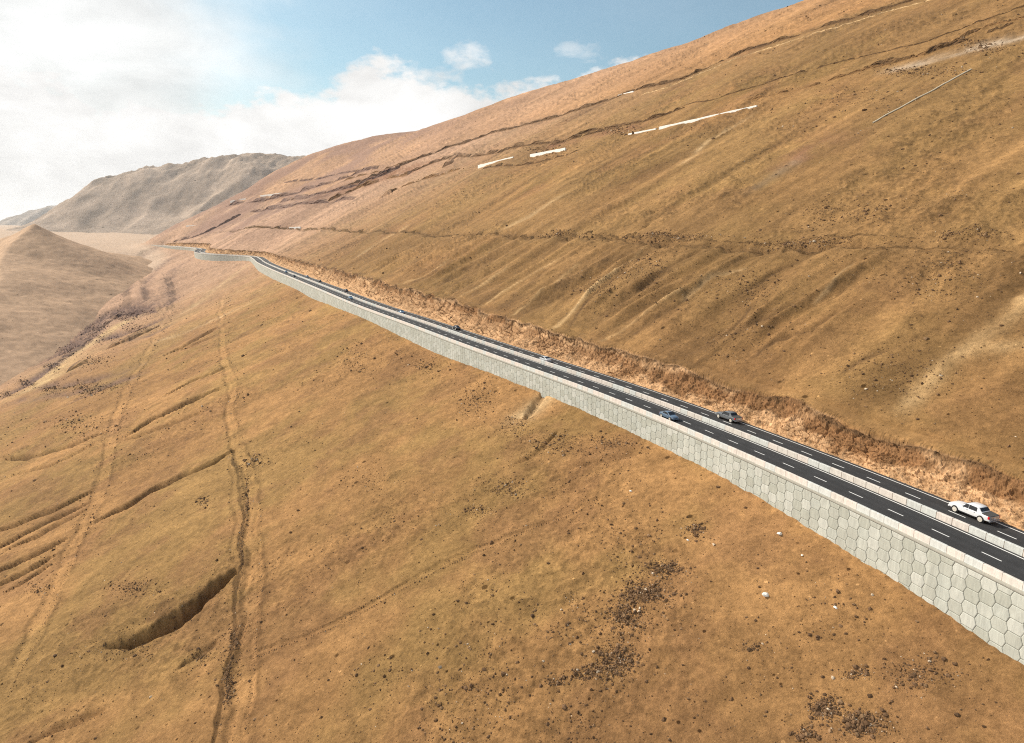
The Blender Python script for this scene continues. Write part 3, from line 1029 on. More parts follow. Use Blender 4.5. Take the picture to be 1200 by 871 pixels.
# ---------------------------------------------------------------- sand dune, far hills
def dune():
    a = np.linspace(R(-56), R(-24), 400)
    r = np.linspace(480, 1700, 460)
    A, Rr = np.meshgrid(a, r, indexing='ij')
    X, Y = (np.sin(A) * Rr).ravel(), (np.cos(A) * Rr).ravel()
    z = dune_height(X, Y)
    z = z + 1.2 * fbm(X / 60, Y / 60, 4, 201) + .35 * fbm(X / 9, Y / 9, 3, 202) + .5 * perlin((X * .6 + Y * .8) / 14, (X * .8 - Y * .6) / 120, 203)
    g = base_height(X, Y)
    keep = z > g - 6
    f = grid_faces(len(a), len(r), keep)[:, ::-1]
    base = np.array([.48, .32, .205])
    k = 1 + .05 * fbm(X / 40, Y / 40, 4, 204) + .03 * fbm((X * .6 + Y * .8) / 10, (X * .8 - Y * .6) / 120, 3, 205)
    col = base[None, :] * k[:, None]
    V, f, col = compact(np.column_stack([X, Y, z]), f, col)
    struct(mesh_np('dune', V, f, M['sand'], col=col, smooth=True))


dune()


def far_hill(name, Yc, depth, pts, base_c, seed, nx=420, ny=150, z0=2.0):
    c_, s_ = math.cos(PITCH), math.sin(PITCH)
    cx_, cz_ = [], []
    for u, v in pts:
        r = pix_ray(u, v)
        t = Yc / r[1]
        cx_.append(r[0] * t)
        cz_.append(CAMZ + r[2] * t)
    xs = np.linspace(min(cx_) - 100, max(cx_) + 100, nx)
    ys = np.linspace(Yc - depth, Yc + depth * 1.3, ny)
    XX, YY = np.meshgrid(xs, ys, indexing='ij')
    X, Y = XX.ravel(), YY.ravel()
    sway = 160 * perlin(X / 700, Y / 700, seed)
    cr = np.interp(X + sway * .25, cx_, cz_)
    t = (Y + sway - (Yc - depth)) / depth
    g = np.where(t < 1, sstep(-.05, 1.0, t) ** 1.15, 1 - .15 * np.clip(t - 1, 0, 2))
    gul = 1 - 2 * np.abs(perlin(X / 260 + .3 * fbm(X / 300, Y / 300, 2, seed + 1), Y / 900, seed + 2))
    z = z0 - 25 + (cr - z0 + 25) * g + gul * 18 * np.clip(g * (1.1 - g) * 4, 0, 1) + 16 * fbm(X / 330, Y / 330, 5, seed + 3) * g * (.25 + .75 * np.abs(1 - g))
    z = z + 14 * fbm(X / 110, Y / 110, 5, seed + 5, .62) * (.35 + .65 * sstep(.5, 1, g)) * sstep(0, .2, g)
    k = 1 + .26 * fbm(X / 160, Y / 300, 5, seed + 4, .6)
    col = np.array(base_c)[None, :] * k[:, None]
    struct(mesh_np(name, np.column_stack([X, Y, z]), grid_faces(nx, ny)[:, ::-1], M['far_earth'], col=col, smooth=True))


far_hill('distant_hill', 3900, 1150, [(-60, 340), (10, 335), (48, 318), (78, 286), (98, 258), (116, 232), (134, 216), (150, 208), (180, 203), (200, 197), (225, 193), (250, 188),
                                      (280, 184), (310, 185), (340, 184), (400, 190), (520, 200), (640, 215)], (.37, .285, .22), 301)
far_hill('far_ridge', 8600, 900, [(-160, 268), (-80, 262), (0, 264), (18, 255), (45, 245), (70, 241), (95, 240), (140, 236), (220, 240), (320, 250)], (.30, .25, .21), 331, 200, 80)

# ---------------------------------------------------------------- road frame: points at (p, n) on the carved line
SP = np.arange(-260.0, 1720.0, 1.0)
_wx, _wy = to_xy(SP, Wq(SP))
SL = np.concatenate([[0], np.cumsum(np.hypot(np.diff(_wx), np.diff(_wy)))])
SL -= np.interp(38.8, SP, SL)                       # run = 0 where the wall leaves the frame on the right
TX, TY = np.gradient(_wx), np.gradient(_wy)
_l = np.hypot(TX, TY)
TX, TY = TX / _l, TY / _l


def p_of(s): return np.interp(s, SL, SP)
def s_of(p): return np.interp(p, SP, SL)


def road_pt(p, n):
    p = np.asarray(p, float)
    x, y = to_xy(p, Wq(p))
    tx, ty = np.interp(p, SP, TX), np.interp(p, SP, TY)
    l = np.hypot(tx, ty)
    tx, ty = tx / l, ty / l
    return x + n * ty, y - n * tx


def heading(p):
    return math.atan2(float(np.interp(p, SP, TY)), float(np.interp(p, SP, TX)))


def road_steps(p0, p1, near=1.2, k=.012):
    out = [p0]
    while out[-1] < p1:
        p = out[-1]
        st = max(near, abs(p) * k)
        if p > 820:
            st = 4.0
        out.append(min(p1, p + st))
    return np.array(out)


def sweep(name, prof, p0, p1, mat, parent=None, cols=None, closed=False, ends=True, near=1.2, smooth=False, zfun=None):
    """A profile of (n, z) carried along the road."""
    ps = road_steps(p0, p1, near)
    k = len(prof)
    V = np.empty((len(ps), k, 3))
    for j, (n, z) in enumerate(prof):
        x, y = road_pt(ps, n)
        V[:, j, 0], V[:, j, 1] = x, y
        V[:, j, 2] = z if not callable(z) else z(ps)
    i = np.arange(len(ps) - 1)[:, None] * k
    j = np.arange(k if closed else k - 1)[None, :]
    j2 = (j + 1) % k
    f = np.stack([i + j, i + j2, i + k + j2, i + k + j], -1).reshape(-1, 4)
    fl = [f]
    if closed and ends:
        fl.append(np.arange(k)[None, ::-1])
        fl.append((len(ps) - 1) * k + np.arange(k)[None, :])
    c = None
    if cols is not None:
        c = np.tile(np.array(cols), (len(ps), 1))
    return mesh_np(name, V.reshape(-1, 3), fl, mat, parent, col=c, smooth=smooth)


P0, P1 = -120.0, ROAD_END
a0 = .040
prof, cols = [], []
for n, k in [(.30, .9), (1.0, 1.0), (1.7, .86), (2.6, 1.02), (3.5, .86), (4.2, 1.05), (5.0, .86), (5.8, 1.02), (6.6, .88), (7.1, 1.1), (7.75, 1.2), (8.4, 1.1), (9.2, .88), (10.0, 1.02),
             (10.8, .86), (11.4, 1.05), (12.2, .86), (13.0, 1.0), (13.7, .95), (14.4, 1.15), (14.62, 1.3)]:
    prof.append((n, 0.0))
    cols.append((a0 * k, a0 * k, a0 * k * 1.04))
prof.append((14.8, -.7))
cols.append((.06, .05, .045))
road = struct(sweep('road', prof, P0, P1, M['asphalt'], cols=cols))
for n, nm in ((.75, 'edge_line'), (7.12, 'edge_line'), (8.40, 'edge_line'), (13.78, 'edge_line')):
    sweep(nm, [(n - .085, .004), (n + .085, .004)], P0, P1 - 6, M['paint'], road)
# lane dashes: one object each while they can be told apart
dash_me = bpy.data.meshes.new('lane_dash')
dash_me.from_pydata([(-1.2, -.08, 0), (1.2, -.08, 0), (1.2, .08, 0), (-1.2, .08, 0)], [], [(0, 1, 2, 3)])
dash_me.materials.append(M['paint'])
DV, DF = [], []
for lane_n, ph in ((4.25, 0.1), (11.4, 3.6)):
    s_ = -130.0 + ph
    while s_ < s_of(P1 - 10):
        p = float(p_of(s_))
        x, y = road_pt(p, lane_n)
        if 20 < p < 125:
            o = link(bpy.data.objects.new('lane_dash', dash_me), road)
            o.location = (x, y, .004)
            o.rotation_euler = (0, 0, heading(p))
        else:
            h = heading(p)
            b = len(DV)
            for lx, ly in ((-1.2, -.08), (1.2, -.08), (1.2, .08), (-1.2, .08)):
                DV.append((x + lx * math.cos(h) - ly * math.sin(h), y + lx * math.sin(h) + ly * math.cos(h), .004))
            DF.append((b, b + 1, b + 2, b + 3))
        s_ += 6.5
struct(mesh_np('far_lane_dashes', DV, np.array(DF), M['paint'], road), 'stuff')

# ---------------------------------------------------------------- retaining wall of six-sided cast panels
wall = thing('retaining_wall', 'long grey green retaining wall of six sided concrete panels carrying the asphalt road', 'wall', (*[float(a) for a in road_pt(60.0, 0.5)], 0))
WORG = np.array(wall.location)


def rel(o):
    """Keeps world-built geometry in place under a thing that stands elsewhere."""
    o.matrix_parent_inverse = Matrix.Translation(-Vector(WORG))
    return o


def foot(ps): return zb(ps) - 2.0


rel(sweep('backing', [(.9, -.02), (.02, -.02), (.02, foot), (.9, foot)], P0, ROAD_END + 50, M['mortar'], wall))
rel(sweep('coping', [(.34, -.006), (-.16, -.006), (-.16, -.22), (-.11, -.36), (.0, -.40), (.34, -.40)], P0, ROAD_END + 50, M['coping'], wall, closed=True))
HX_A, HX_B, HX_H, PITCH_S, PITCH_Z, TOPZ = 1.00, .70, .75, 1.70, 1.50, -.40


def hex_poly(g): return [(HX_A - g * 1.2, 0), (HX_B - g * .6, HX_H - g), (-HX_B + g * .6, HX_H - g), (-HX_A + g * 1.2, 0), (-HX_B + g * .6, -HX_H + g), (HX_B - g * .6, -HX_H + g)]


def clip_top(poly, zt):
    out = []
    for (x0, z0), (x1, z1) in zip(poly, poly[1:] + poly[:1]):
        if z0 <= zt:
            out.append((x0, z0))
        if (z0 <= zt) != (z1 <= zt):
            t = (zt - z0) / (z1 - z0)
            out.append((x0 + (x1 - x0) * t, zt))
    return out


def panel_geo(zt):
    """Verts and faces of one panel; local x along the wall, -y outwards."""
    def ring(g, y): return [(x, y, z) for x, z in clip_top(hex_poly(g), zt - (g if zt < .7 else 0))]
    rings = [ring(.028, .02), ring(.028, -.03), ring(.085, -.06)]
    k = len(rings[0])
    V = [v for r_ in rings for v in r_]
    F = []
    for a in range(2):
        for j in range(k):
            j2 = (j + 1) % k
            F.append((a * k + j, (a + 1) * k + j, (a + 1) * k + j2, a * k + j2))
    cap = tuple(2 * k + j for j in range(k))
    return V, F, cap


def geo_mesh(name, geo, mat):
    V, F, cap = geo
    me = bpy.data.meshes.new(name)
    me.from_pydata(V, [], F + [cap[::-1]])
    bm = bmesh.new()
    bm.from_mesh(me)
    bmesh.ops.recalc_face_normals(bm, faces=bm.faces)
    bm.to_mesh(me)
    bm.free()
    me.materials.append(mat)
    return me


full_geo, half_geo = panel_geo(9), panel_geo(-.03)
full_me, half_me = geo_mesh('panel', full_geo, M['panel']), geo_mesh('panel', half_geo, M['panel'])
SV, SF4, SF6 = [], [], []
count = 0
j0, j1 = int(s_of(P0 + 3) / PITCH_S), int(s_of(ROAD_END + 40) / PITCH_S)
for j in range(j0, j1):
    s_ = j * PITCH_S
    p = float(p_of(s_))
    h = heading(p)
    x, y = road_pt(p, 0.0)
    x, y = float(x), float(y)
    zbot = float(zb(p)) - .5
    i = 0
    while True:
        zc = TOPZ - PITCH_Z * (i + .5 if j % 2 == 0 else i) - (.03 if j % 2 == 0 else 0)
        if zc + HX_H < zbot:
            break
        half = (j % 2 == 1 and i == 0)
        i += 1
        tilt = (random.uniform(-.004, .004), random.uniform(-.003, .003))
        out_ = random.uniform(-.018, .012)
        if 31 < p < 200 and count < 300 and zc + .5 > zb(p):
            o = link(bpy.data.objects.new('panel', half_me if half else full_me), wall)
            o.matrix_parent_inverse = Matrix.Translation(-Vector(WORG))
            o.location = (x + out_ * math.sin(h), y - out_ * math.cos(h), zc)
            o.rotation_euler = (tilt[0], tilt[1], h + math.pi)
            o.rotation_euler = (tilt[0], tilt[1], h)
            # local -y must face downhill (left of the run away from the camera)
            o.rotation_euler[2] = h + math.pi
            count += 1
        else:
            V, F, cap = half_geo if half else full_geo
            b = len(SV)
            ch, sh = math.cos(h + math.pi), math.sin(h + math.pi)
            for vx, vy, vz in V:
                vy += out_
                SV.append((x + vx * ch - vy * sh, y + vx * sh + vy * ch, zc + vz))
            SF4 += [tuple(b + a for a in f) for f in F]
            SF6.append(tuple(b + a for a in cap[::-1]))
caps = {}
for c_ in SF6:
    caps.setdefault(len(c_), []).append(c_)
rel(struct(mesh_np('far_panels', SV, [np.array(SF4)] + [np.array(v) for v in caps.values()], M['panel_far'], wall), 'stuff'))

# ---------------------------------------------------------------- parapet and median barrier: rows of cast blocks


def block_geo(length, thick, z0, z1):
    a, t, e = length / 2 - .022, thick / 2, .035
    V = []
    for z, ins in ((z0, 0), (z1 - e, 0), (z1, e)):
        for sx, sy in ((-1, -1), (1, -1), (1, 1), (-1, 1)):
            V.append((sx * (a - ins), sy * (t - ins), z))
    F = []
    for r_ in range(2):
        for j in range(4):
            F.append((r_ * 4 + j, r_ * 4 + (j + 1) % 4, r_ * 4 + 4 + (j + 1) % 4, r_ * 4 + 4 + j))
    F.append((8, 9, 10, 11))
    return V, F


def barrier(name, label, n_mid, thick, phase, s_end, part):
    root = thing(name, label, 'barrier', (*[float(a) for a in road_pt(60.0, n_mid)], 0))
    inv = Matrix.Translation(-Vector(root.location))
    core = sweep('core', [(n_mid - thick * .42, .01), (n_mid - thick * .42, .83), (n_mid + thick * .42, .83), (n_mid + thick * .42, .01)], P0, p_of(s_end), M['joint'], root, closed=True)
    core.matrix_parent_inverse = inv
    g = block_geo(2.2, thick, .006, .90)
    me = bpy.data.meshes.new(part)
    me.from_pydata(g[0], [], g[1])
    me.materials.append(M['block'])
    SV_, SF_ = [], []
    s_ = s_of(P0 + 2) // 2.2 * 2.2 + phase
    while s_ < s_end - 1:
        p = float(p_of(s_))
        h = heading(p)
        x, y = (float(a) for a in road_pt(p, n_mid))
        if 28 < p < 150:
            o = link(bpy.data.objects.new(part, me), root)
            o.matrix_parent_inverse = inv
            o.location = (x, y, random.uniform(-.004, .006))
            o.rotation_euler = (0, 0, h + random.uniform(-.003, .003))
        else:
            b = len(SV_)
            ch, sh = math.cos(h), math.sin(h)
            for vx, vy, vz in g[0]:
                SV_.append((x + vx * ch - vy * sh, y + vx * sh + vy * ch, vz))
            SF_ += [tuple(b + a for a in f) for f in g[1]]
        s_ += 2.2
    far = struct(mesh_np('far_blocks', SV_, np.array(SF_), M['block_far'], root), 'stuff')
    far.matrix_parent_inverse = inv
    return root


barrier('parapet', 'low pale parapet of short concrete blocks on top of the hexagon panel wall', .19, .34, 1.1, float(s_of(ROAD_END + 48)), 'parapet_block')
barrier('median_barrier', 'low pale concrete block barrier between the two black carriageways', 7.78, .40, 0.0, float(s_of(ROAD_END)), 'barrier_block')

# ---------------------------------------------------------------- the broken rock bank above the road
def cut_bank():
    ps = [-115.0]
    while ps[-1] < ROAD_END + 20:
        d_ = math.hypot(*[float(a) for a in road_pt(max(ps[-1], -115), 16)])
        ps.append(ps[-1] + max(.16, d_ * .0017))
    ps = np.array(ps)
    bh0 = bank_h(ps)
    bh = np.maximum(bh0 * (.93 + .20 * fbm(ps / 17, ps * 0, 3, 401)) , .4)
    T = np.concatenate([np.linspace(0, 1, 46), 1 + np.linspace(.04, 1, 12)])
    nn = np.where(T[None, :] <= 1, ROADW - .1 + T[None, :] * (bh[:, None] + .1), ROADW + bh[:, None] + (T[None, :] - 1) * 5.5)
    PS = np.repeat(ps[:, None], len(T), 1)
    X, Y = road_pt(PS.ravel(), 0.0)
    tx, ty = np.interp(PS.ravel(), SP, TX), np.interp(PS.ravel(), SP, TY)
    l = np.hypot(tx, ty)
    N_ = nn.ravel()
    X, Y = X + N_ * ty / l, Y - N_ * tx / l
    t = np.repeat(T[None, :], len(ps), 0).ravel()
    B = np.repeat(bh[:, None], len(T), 1).ravel()
    B0 = np.repeat(bh0[:, None], len(T), 1).ravel()
    prof = np.interp(t, [0, .05, .12, .5, .74, .86, .93, 1.0], [0.0, .01, .05, .36, .60, .84, .97, 1.0])
    nat = B0 + M_UP * (N_ - ROADW - B0)
    z = np.where(t <= 1, prof * B, nat)
    z = np.where(t > 1, z + .22 * (1 - (t - 1)) - .9 * (t - 1), z)
    # blocks and rubble
    sc_ = np.clip(np.hypot(X, Y) / 260, .8, 2.6)
    S = np.asarray(s_of(PS.ravel()))
    wv = 1.0 * perlin(S / 5, N_ / 5, 411)
    f1, f2, rid = worley((S + wv) / (2.4 * sc_) , (N_ + z * .6 + wv) / (1.5 * sc_), 421)
    g1, g2, rid2 = worley((S - wv) / (.75 * sc_), (N_ + z * .6) / (.55 * sc_), 422)
    crack = sstep(.0, .16, f2 - f1)
    crack2 = sstep(.0, .2, g2 - g1)
    ero = fbm(S / 7, N_ / 4, 4, 431)
    gully = 1 - np.abs(perlin(S / 4.2 + ero * .3, N_ / 14, 441)) * 2
    mask = sstep(.02, .2, t) * sstep(1.04, .93, t)
    mask2 = sstep(.0, .06, t) * sstep(1.3, 1.0, t)
    soft = np.clip(sstep(-.3, .35, fbm(S / 26, N_ / 9, 3, 481)) + .55 * sstep(130, 90, S), 0, 1)                      # where the face is fine rubble, not split rock
    crack = crack + (1 - crack) * soft * .8
    wv2 = fbm(S / 3.0, N_ / 2.2, 4, 491, .65)
    dz = mask * (((rid - .5) * .6 * (1 - .5 * soft) - (1 - crack) * .5) * sc_ ** .5 + ero * .60 + gully * .25 + soft * wv2 * .38)
    dz = dz + mask2 * ((rid2 - .5) * .20 - (1 - crack2) * .12 + .12 * fbm(S / 1.1, N_ / 1.1, 3, 451))
    # pieces stand out square to the face, not straight up
    out = dz * .62
    X, Y = X - out * ty / l, Y + out * tx / l
    z = z + dz * .62
    pale = np.array([.54, .33, .175])
    brown = np.array([.205, .098, .040])
    dark = np.array([.13, .075, .038])
    tan = np.array([.44, .27, .125])
    bmask = sstep(-.05, .45, fbm(S / 15, N_ / 6, 4, 461) + 1.15 * (np.exp(-((t - .72) / .28) ** 2) - .42))
    dmask = np.clip(np.exp(-((t - .93 + .06 * ero) / .065) ** 2) * sstep(-.6, .0, fbm(S / 9, S * 0, 3, 471)) * .95, 0, 1)
    tm = sstep(.96, 1.04, t)
    gcol = ground_detail(X, Y)[1]
    near_b = 1 - .52 * sstep(70, 190, S) * (t < .80)
    col = pale[None, :] * (1 + .14 * (rid - .5) + .18 * (rid2 - .5) + .12 * ero)[:, None]
    k = (bmask * near_b * .85)[:, None]
    col = col * (1 - k) + brown * (1 + .3 * (rid2 - .5))[:, None] * k
    k = tm[:, None]
    col = col * (1 - k) + gcol * k
    k = dmask[:, None]
    col = col * (1 - k) + dark * k
    k = np.clip(mask * (1 - crack) * .7 + soft * mask * .55 * sstep(-.05, -.5, wv2), 0, .9)[:, None]
    col = col * (1 - k) + np.array([.22, .12, .055]) * k
    struct(mesh_np('cut_bank', np.column_stack([X, Y, z]), grid_faces(len(ps), len(T)), M['rubble'], col=np.clip(col, .02, .9), smooth=False))


cut_bank()

# ---------------------------------------------------------------- loose stones
ICO_V = np.array([(0, 0, 1), (.894, 0, .447), (.276, .851, .447), (-.724, .526, .447), (-.724, -.526, .447), (.276, -.851, .447),
                  (.724, .526, -.447), (-.276, .851, -.447), (-.894, 0, -.447), (-.276, -.851, -.447), (.724, -.526, -.447), (0, 0, -1)])
ICO_F = np.array([(0, 1, 2), (0, 2, 3), (0, 3, 4), (0, 4, 5), (0, 5, 1), (1, 6, 2), (2, 7, 3), (3, 8, 4), (4, 9, 5), (5, 10, 1),
                  (2, 6, 7), (3, 7, 8), (4, 8, 9), (5, 9, 10), (1, 10, 6), (6, 11, 7), (7, 11, 8), (8, 11, 9), (9, 11, 10), (10, 11, 6)])


OCT_V = np.array([(1, 0, 0), (0, 1, 0), (-1, 0, 0), (0, -1, 0), (.1, .1, 1), (0, 0, -1)], float)
OCT_F = np.array([(0, 1, 4), (1, 2, 4), (2, 3, 4), (3, 0, 4), (1, 0, 5), (2, 1, 5), (3, 2, 5), (0, 3, 5)])


def stone_field(name, XY, size, col, base_v, base_f):
    n, nv = len(XY), len(base_v)
    z, _ = ground_detail(XY[:, 0], XY[:, 1])
    jit = 1 + rng.uniform(-.30, .30, (n, nv, 1))
    sc3 = size[:, None, None] * rng.uniform(.6, 1.2, (n, 1, 3)) * np.array([1, 1, .85])
    a = rng.uniform(0, 2 * np.pi, n)
    v = base_v[None] * jit * sc3
    c_, s_ = np.cos(a)[:, None], np.sin(a)[:, None]
    x = v[..., 0] * c_ - v[..., 1] * s_ + XY[:, 0:1]
    y = v[..., 0] * s_ + v[..., 1] * c_ + XY[:, 1:2]
    zz = v[..., 2] + (z + size * rng.uniform(-.2, .35, n))[:, None]
    V = np.stack([x, y, zz], -1).reshape(-1, 3)
    F = (base_f[None] + nv * np.arange(n)[:, None, None]).reshape(-1, 3)
    return struct(mesh_np(name, V, F, M['stone'], col=np.repeat(col, nv, 0)), 'stuff')


def mat_stone():
    m, N, L, b = new_mat('loose stone', 0.95, 0.1)
    a = N.new('ShaderNodeAttribute')
    a.attribute_name = 'Col'
    pos = N.new('ShaderNodeNewGeometry').outputs['Position']
    f = map_range(N, L, tex_noise(N, L, pos, 5.0, 5, 0.7), 0.3, 0.7, 0.75, 1.25)
    L.new(mul_col(N, L, a.outputs['Color'], f), b.inputs['Base Color'])
    return m


M['stone'] = mat_stone()
pts, siz = [], []
for u, v, ru, rv, num in CLUMPS:
    num = int(num * 4.6)
    c0 = at(u, v)
    eu, ev = at(u + ru * .5, v) - c0, at(u, v + rv * .5) - c0
    g = rng.normal(0, 1, (num, 2)) * .95
    lump = rng.normal(0, .62, (max(5, num // 22), 2))                       # knots inside each clump
    g = np.where(rng.random((num, 1)) < .62, lump[rng.integers(0, len(lump), num)] + rng.normal(0, .24, (num, 2)), g)
    xy = c0[None, :2] + g[:, :1] * eu[None, :2] + g[:, 1:] * ev[None, :2]
    d_ = np.hypot(xy[:, 0], xy[:, 1])
    pts.append(xy)
    siz.append(np.clip(rng.lognormal(-2.15, .62, num), .045, .6) * np.clip(d_ / 190, .75, 2.3) * .74)
for ln, wpx, dep, li in TRACKS:
    P_, mpp_ = trace(ln, 3.0)
    num = int(len(P_) * 5 if wpx > 3.5 else len(P_) * 2)
    k = rng.integers(0, len(P_), num)
    tang = np.gradient(P_[:, :2], axis=0)
    tang /= np.linalg.norm(tang, axis=1)[:, None] + 1e-9
    nrm = np.stack([-tang[:, 1], tang[:, 0]], 1)
    off = mpp_[k] * wpx * (rng.choice([-1.15, 1.15, -1.25], num) + rng.normal(0, .3, num))
    xy = P_[k, :2] + nrm[k] * off[:, None]
    pts.append(xy)
    siz.append(np.clip(rng.lognormal(-1.8, .4, num), .08, .45) * np.clip(mpp_[k] * 4, .7, 3) * .7)
for ln, wpx, dep, s_ in GULLIES:
    P_, mpp_ = trace(ln, 3.0)
    num = int(len(P_) * 2.0)
    k = rng.integers(0, len(P_), num)
    xy = P_[k, :2] + rng.normal(0, 1, (num, 2)) * (mpp_[k] * wpx * .8)[:, None]
    pts.append(xy)
    siz.append(np.clip(rng.lognormal(-1.8, .4, num), .08, .45) * np.clip(mpp_[k] * 4, .7, 3) * .7)
# scattered over the whole slope, thicker where the ground is stony
cand = rng.integers(0, len(GXY), 260000)
xy = GXY[cand] + rng.normal(0, .5, (len(cand), 2))
d_ = np.hypot(xy[:, 0], xy[:, 1])
pch = sstep(-.25, .55, fbm(xy[:, 0] / 48 + .3, xy[:, 1] / 48, 3, 31)) * sstep(-.4, .5, fbm(xy[:, 0] / 12, xy[:, 1] / 12, 3, 501))
ok = (rng.random(len(xy)) < .03 + .42 * pch) & (d_ < 1100) & (np.abs(np.arctan2(xy[:, 0], xy[:, 1])) < R(45))
xy = xy[ok][:46000]
d_ = np.hypot(xy[:, 0], xy[:, 1])
pts.append(xy)
siz.append(np.clip(rng.lognormal(-2.2, .5, len(xy)), .05, .5) * np.clip(d_ / 190, .8, 2.3))
XYs, SZ = np.concatenate(pts), np.concatenate(siz)
ps_, qs_ = to_pq(XYs[:, 0], XYs[:, 1])
n_s = (qs_ - Wq(ps_)) * Wc(ps_)
ok = (n_s < -.8) | (n_s > ROADW + bank_h(ps_) + 2.5)
XYs, SZ = XYs[ok], SZ[ok]
tone = rng.random(len(XYs))
ccol = np.where(tone[:, None] < .72, np.array([[.140, .082, .044]]), np.where(tone[:, None] < .965, np.array([[.22, .135, .072]]), np.array([[.55, .44, .32]])))
ccol = ccol * rng.uniform(.7, 1.3, (len(XYs), 1))
far_ = SZ / np.hypot(XYs[:, 0], XYs[:, 1]) < .0019
pur = (sstep(520, 800, np.hypot(XYs[:, 0], XYs[:, 1])) * (n_s[ok] < 0))[:, None]
ccol = ccol * (1 - pur) + np.array([[.13, .082, .068]]) * pur
stone_field('scattered_stones', XYs[~far_], SZ[~far_], ccol[~far_], ICO_V, ICO_F)
stone_field('far_stones', XYs[far_], SZ[far_], ccol[far_], OCT_V, OCT_F)


def lone_stone(u, v, size, label, dark=False):
    P = at(u, v)
    z = float(ground_detail(P[None, 0], P[None, 1])[0][0])
    bm = bmesh.new()
    bmesh.ops.create_icosphere(bm, subdivisions=2, radius=1)
    sd = random.random() * 50
    for w in bm.verts:
        c0 = w.co.copy()
        k = 1 + .35 * float(perlin(np.array([c0.x * 1.3 + sd]), np.array([c0.y * 1.3 + c0.z * 1.7]), 77)[0])
        w.co = Vector((c0.x * k * 1.25, c0.y * k * .85, c0.z * k * .6 if c0.z > 0 else c0.z * k * .4))
    me = bpy.data.meshes.new('boulder' if dark else 'white_stone')
    bm.to_mesh(me)
    bm.free()
    me.materials.append(M['dark_stone' if dark else 'white_stone'])
    o = link(bpy.data.objects.new(me.name, me))
    o.location = (P[0], P[1], z + size * .18)
    o.scale = (size, size, size)
    o.rotation_euler = (random.uniform(-.2, .2), random.uniform(-.3, .3), random.uniform(0, 6.28))
    tag(o, label, 'stone')


M['dark_stone'] = mat_plain('dark boulder', (.10, .06, .035), 0.95, 0.1, 0.3)
lone_stone(913.5, 627, .42, 'white stone on bare brown ground just below the panel wall')
lone_stone(897, 698, .50, 'largest white stone lying on the open brown slope well below the wall')
lone_stone(940, 651, .20, 'small white stone nearest to the foot of the panel wall')
lone_stone(979, 712, .22, 'small pale stone on the brown slope right of the larger white ones')
lone_stone(739, 577.5, .26, 'small white stone above the long dark stony patch on the lower slope')
lone_stone(806, 634, .20, 'small white stone beside the upper tip of the dark stony patch')
lone_stone(808, 452, .45, 'white stone on the slope above the rock cut over the road')
lone_stone(624, 722, .40, 'lone dark boulder on the lower slope left of the stony patch', True)
lone_stone(65, 772, .45, 'dark boulder beside the left dirt track on the lower slope', True)

# ---------------------------------------------------------------- old walls and a pipe on the high slope


def slope_wall(ends, px, label, k_=14):
    us = np.linspace(0, 1, k_)
    P = np.array([at(ends[0] + (ends[2] - ends[0]) * t, ends[1] + (ends[3] - ends[1]) * t) for t in us])
    h = px * np.linalg.norm(P - np.array([0, 0, CAMZ]), axis=1).mean() / FPX
    tg = np.gradient(P[:, :2], axis=0)
    tg /= np.linalg.norm(tg, axis=1)[:, None]
    nr = np.stack([-tg[:, 1], tg[:, 0]], 1)
    nr *= np.sign(nr @ E_)[:, None]                     # uphill
    c0 = P[len(P) // 2].copy()
    V = []
    prof_ = [(-.0, -2.0), (-.0, h * .92), (.12, h), (.9, h), (.9, -2.0)]
    zs = np.convolve(np.pad(P[:, 2], 2, mode='edge'), np.ones(5) / 5, mode='valid')
    for i in range(k_):
        for n, z in prof_:
            V.append((P[i, 0] + nr[i, 0] * n - c0[0], P[i, 1] + nr[i, 1] * n - c0[1], zs[i] + z * (1 + .04 * math.sin(i * 2.1)) - c0[2]))
    k = len(prof_)
    F = [(i * k + j, i * k + (j + 1) % k, (i + 1) * k + (j + 1) % k, (i + 1) * k + j) for i in range(k_ - 1) for j in range(k)]
    bm = bmesh.new()
    vs = [bm.verts.new(v) for v in V]
    for f in F:
        bm.faces.new([vs[i] for i in f])
    bm.faces.new(vs[:k])
    bm.faces.new(vs[-k:])
    bmesh.ops.recalc_face_normals(bm, faces=bm.faces)
    me = bpy.data.meshes.new('white_wall')
    bm.to_mesh(me)
    bm.free()
    me.materials.append(M['white_wall'])
    o = link(bpy.data.objects.new('white_wall', me))
    o.location = c0
    tag(o, label, 'wall', 'white walls along the old roads on the high slope')


slope_wall((772, 153.5, 886, 128.5), 4.2, 'longest white wall along the old road high on the slope')
slope_wall((736, 159.5, 768, 153.5), 2.6, 'short white wall touching the left end of the longest white wall')
slope_wall((621, 183.5, 662, 176), 2.4, 'white wall on the high slope right of the pair in the middle of the old road')
slope_wall((560, 196.5, 601, 186.5), 2.6, 'white wall on the high slope near the dark notch in the hillside')
slope_wall((724, 113.5, 742, 109.5), 2.2, 'short pale wall on the topmost old road above all the other white walls', 6)
slope_wall((270, 238, 288, 234.5), 2.0, 'far white wall at the left end of the purple rock bands', 6)
slope_wall((305, 231.5, 330, 228), 2.0, 'far white wall within the purple rock bands left of a shorter one', 6)
slope_wall((376, 235.5, 387, 233.5), 1.6, 'tiny far white wall at the right end of the purple rock bands', 5)
slope_wall((339, 269, 352, 268), 2.2, 'small white wall on the contour track above the road bend', 5)
slope_wall((218, 266.5, 232, 265.5), 1.6, 'farthest small white wall beside the pale plain', 5)

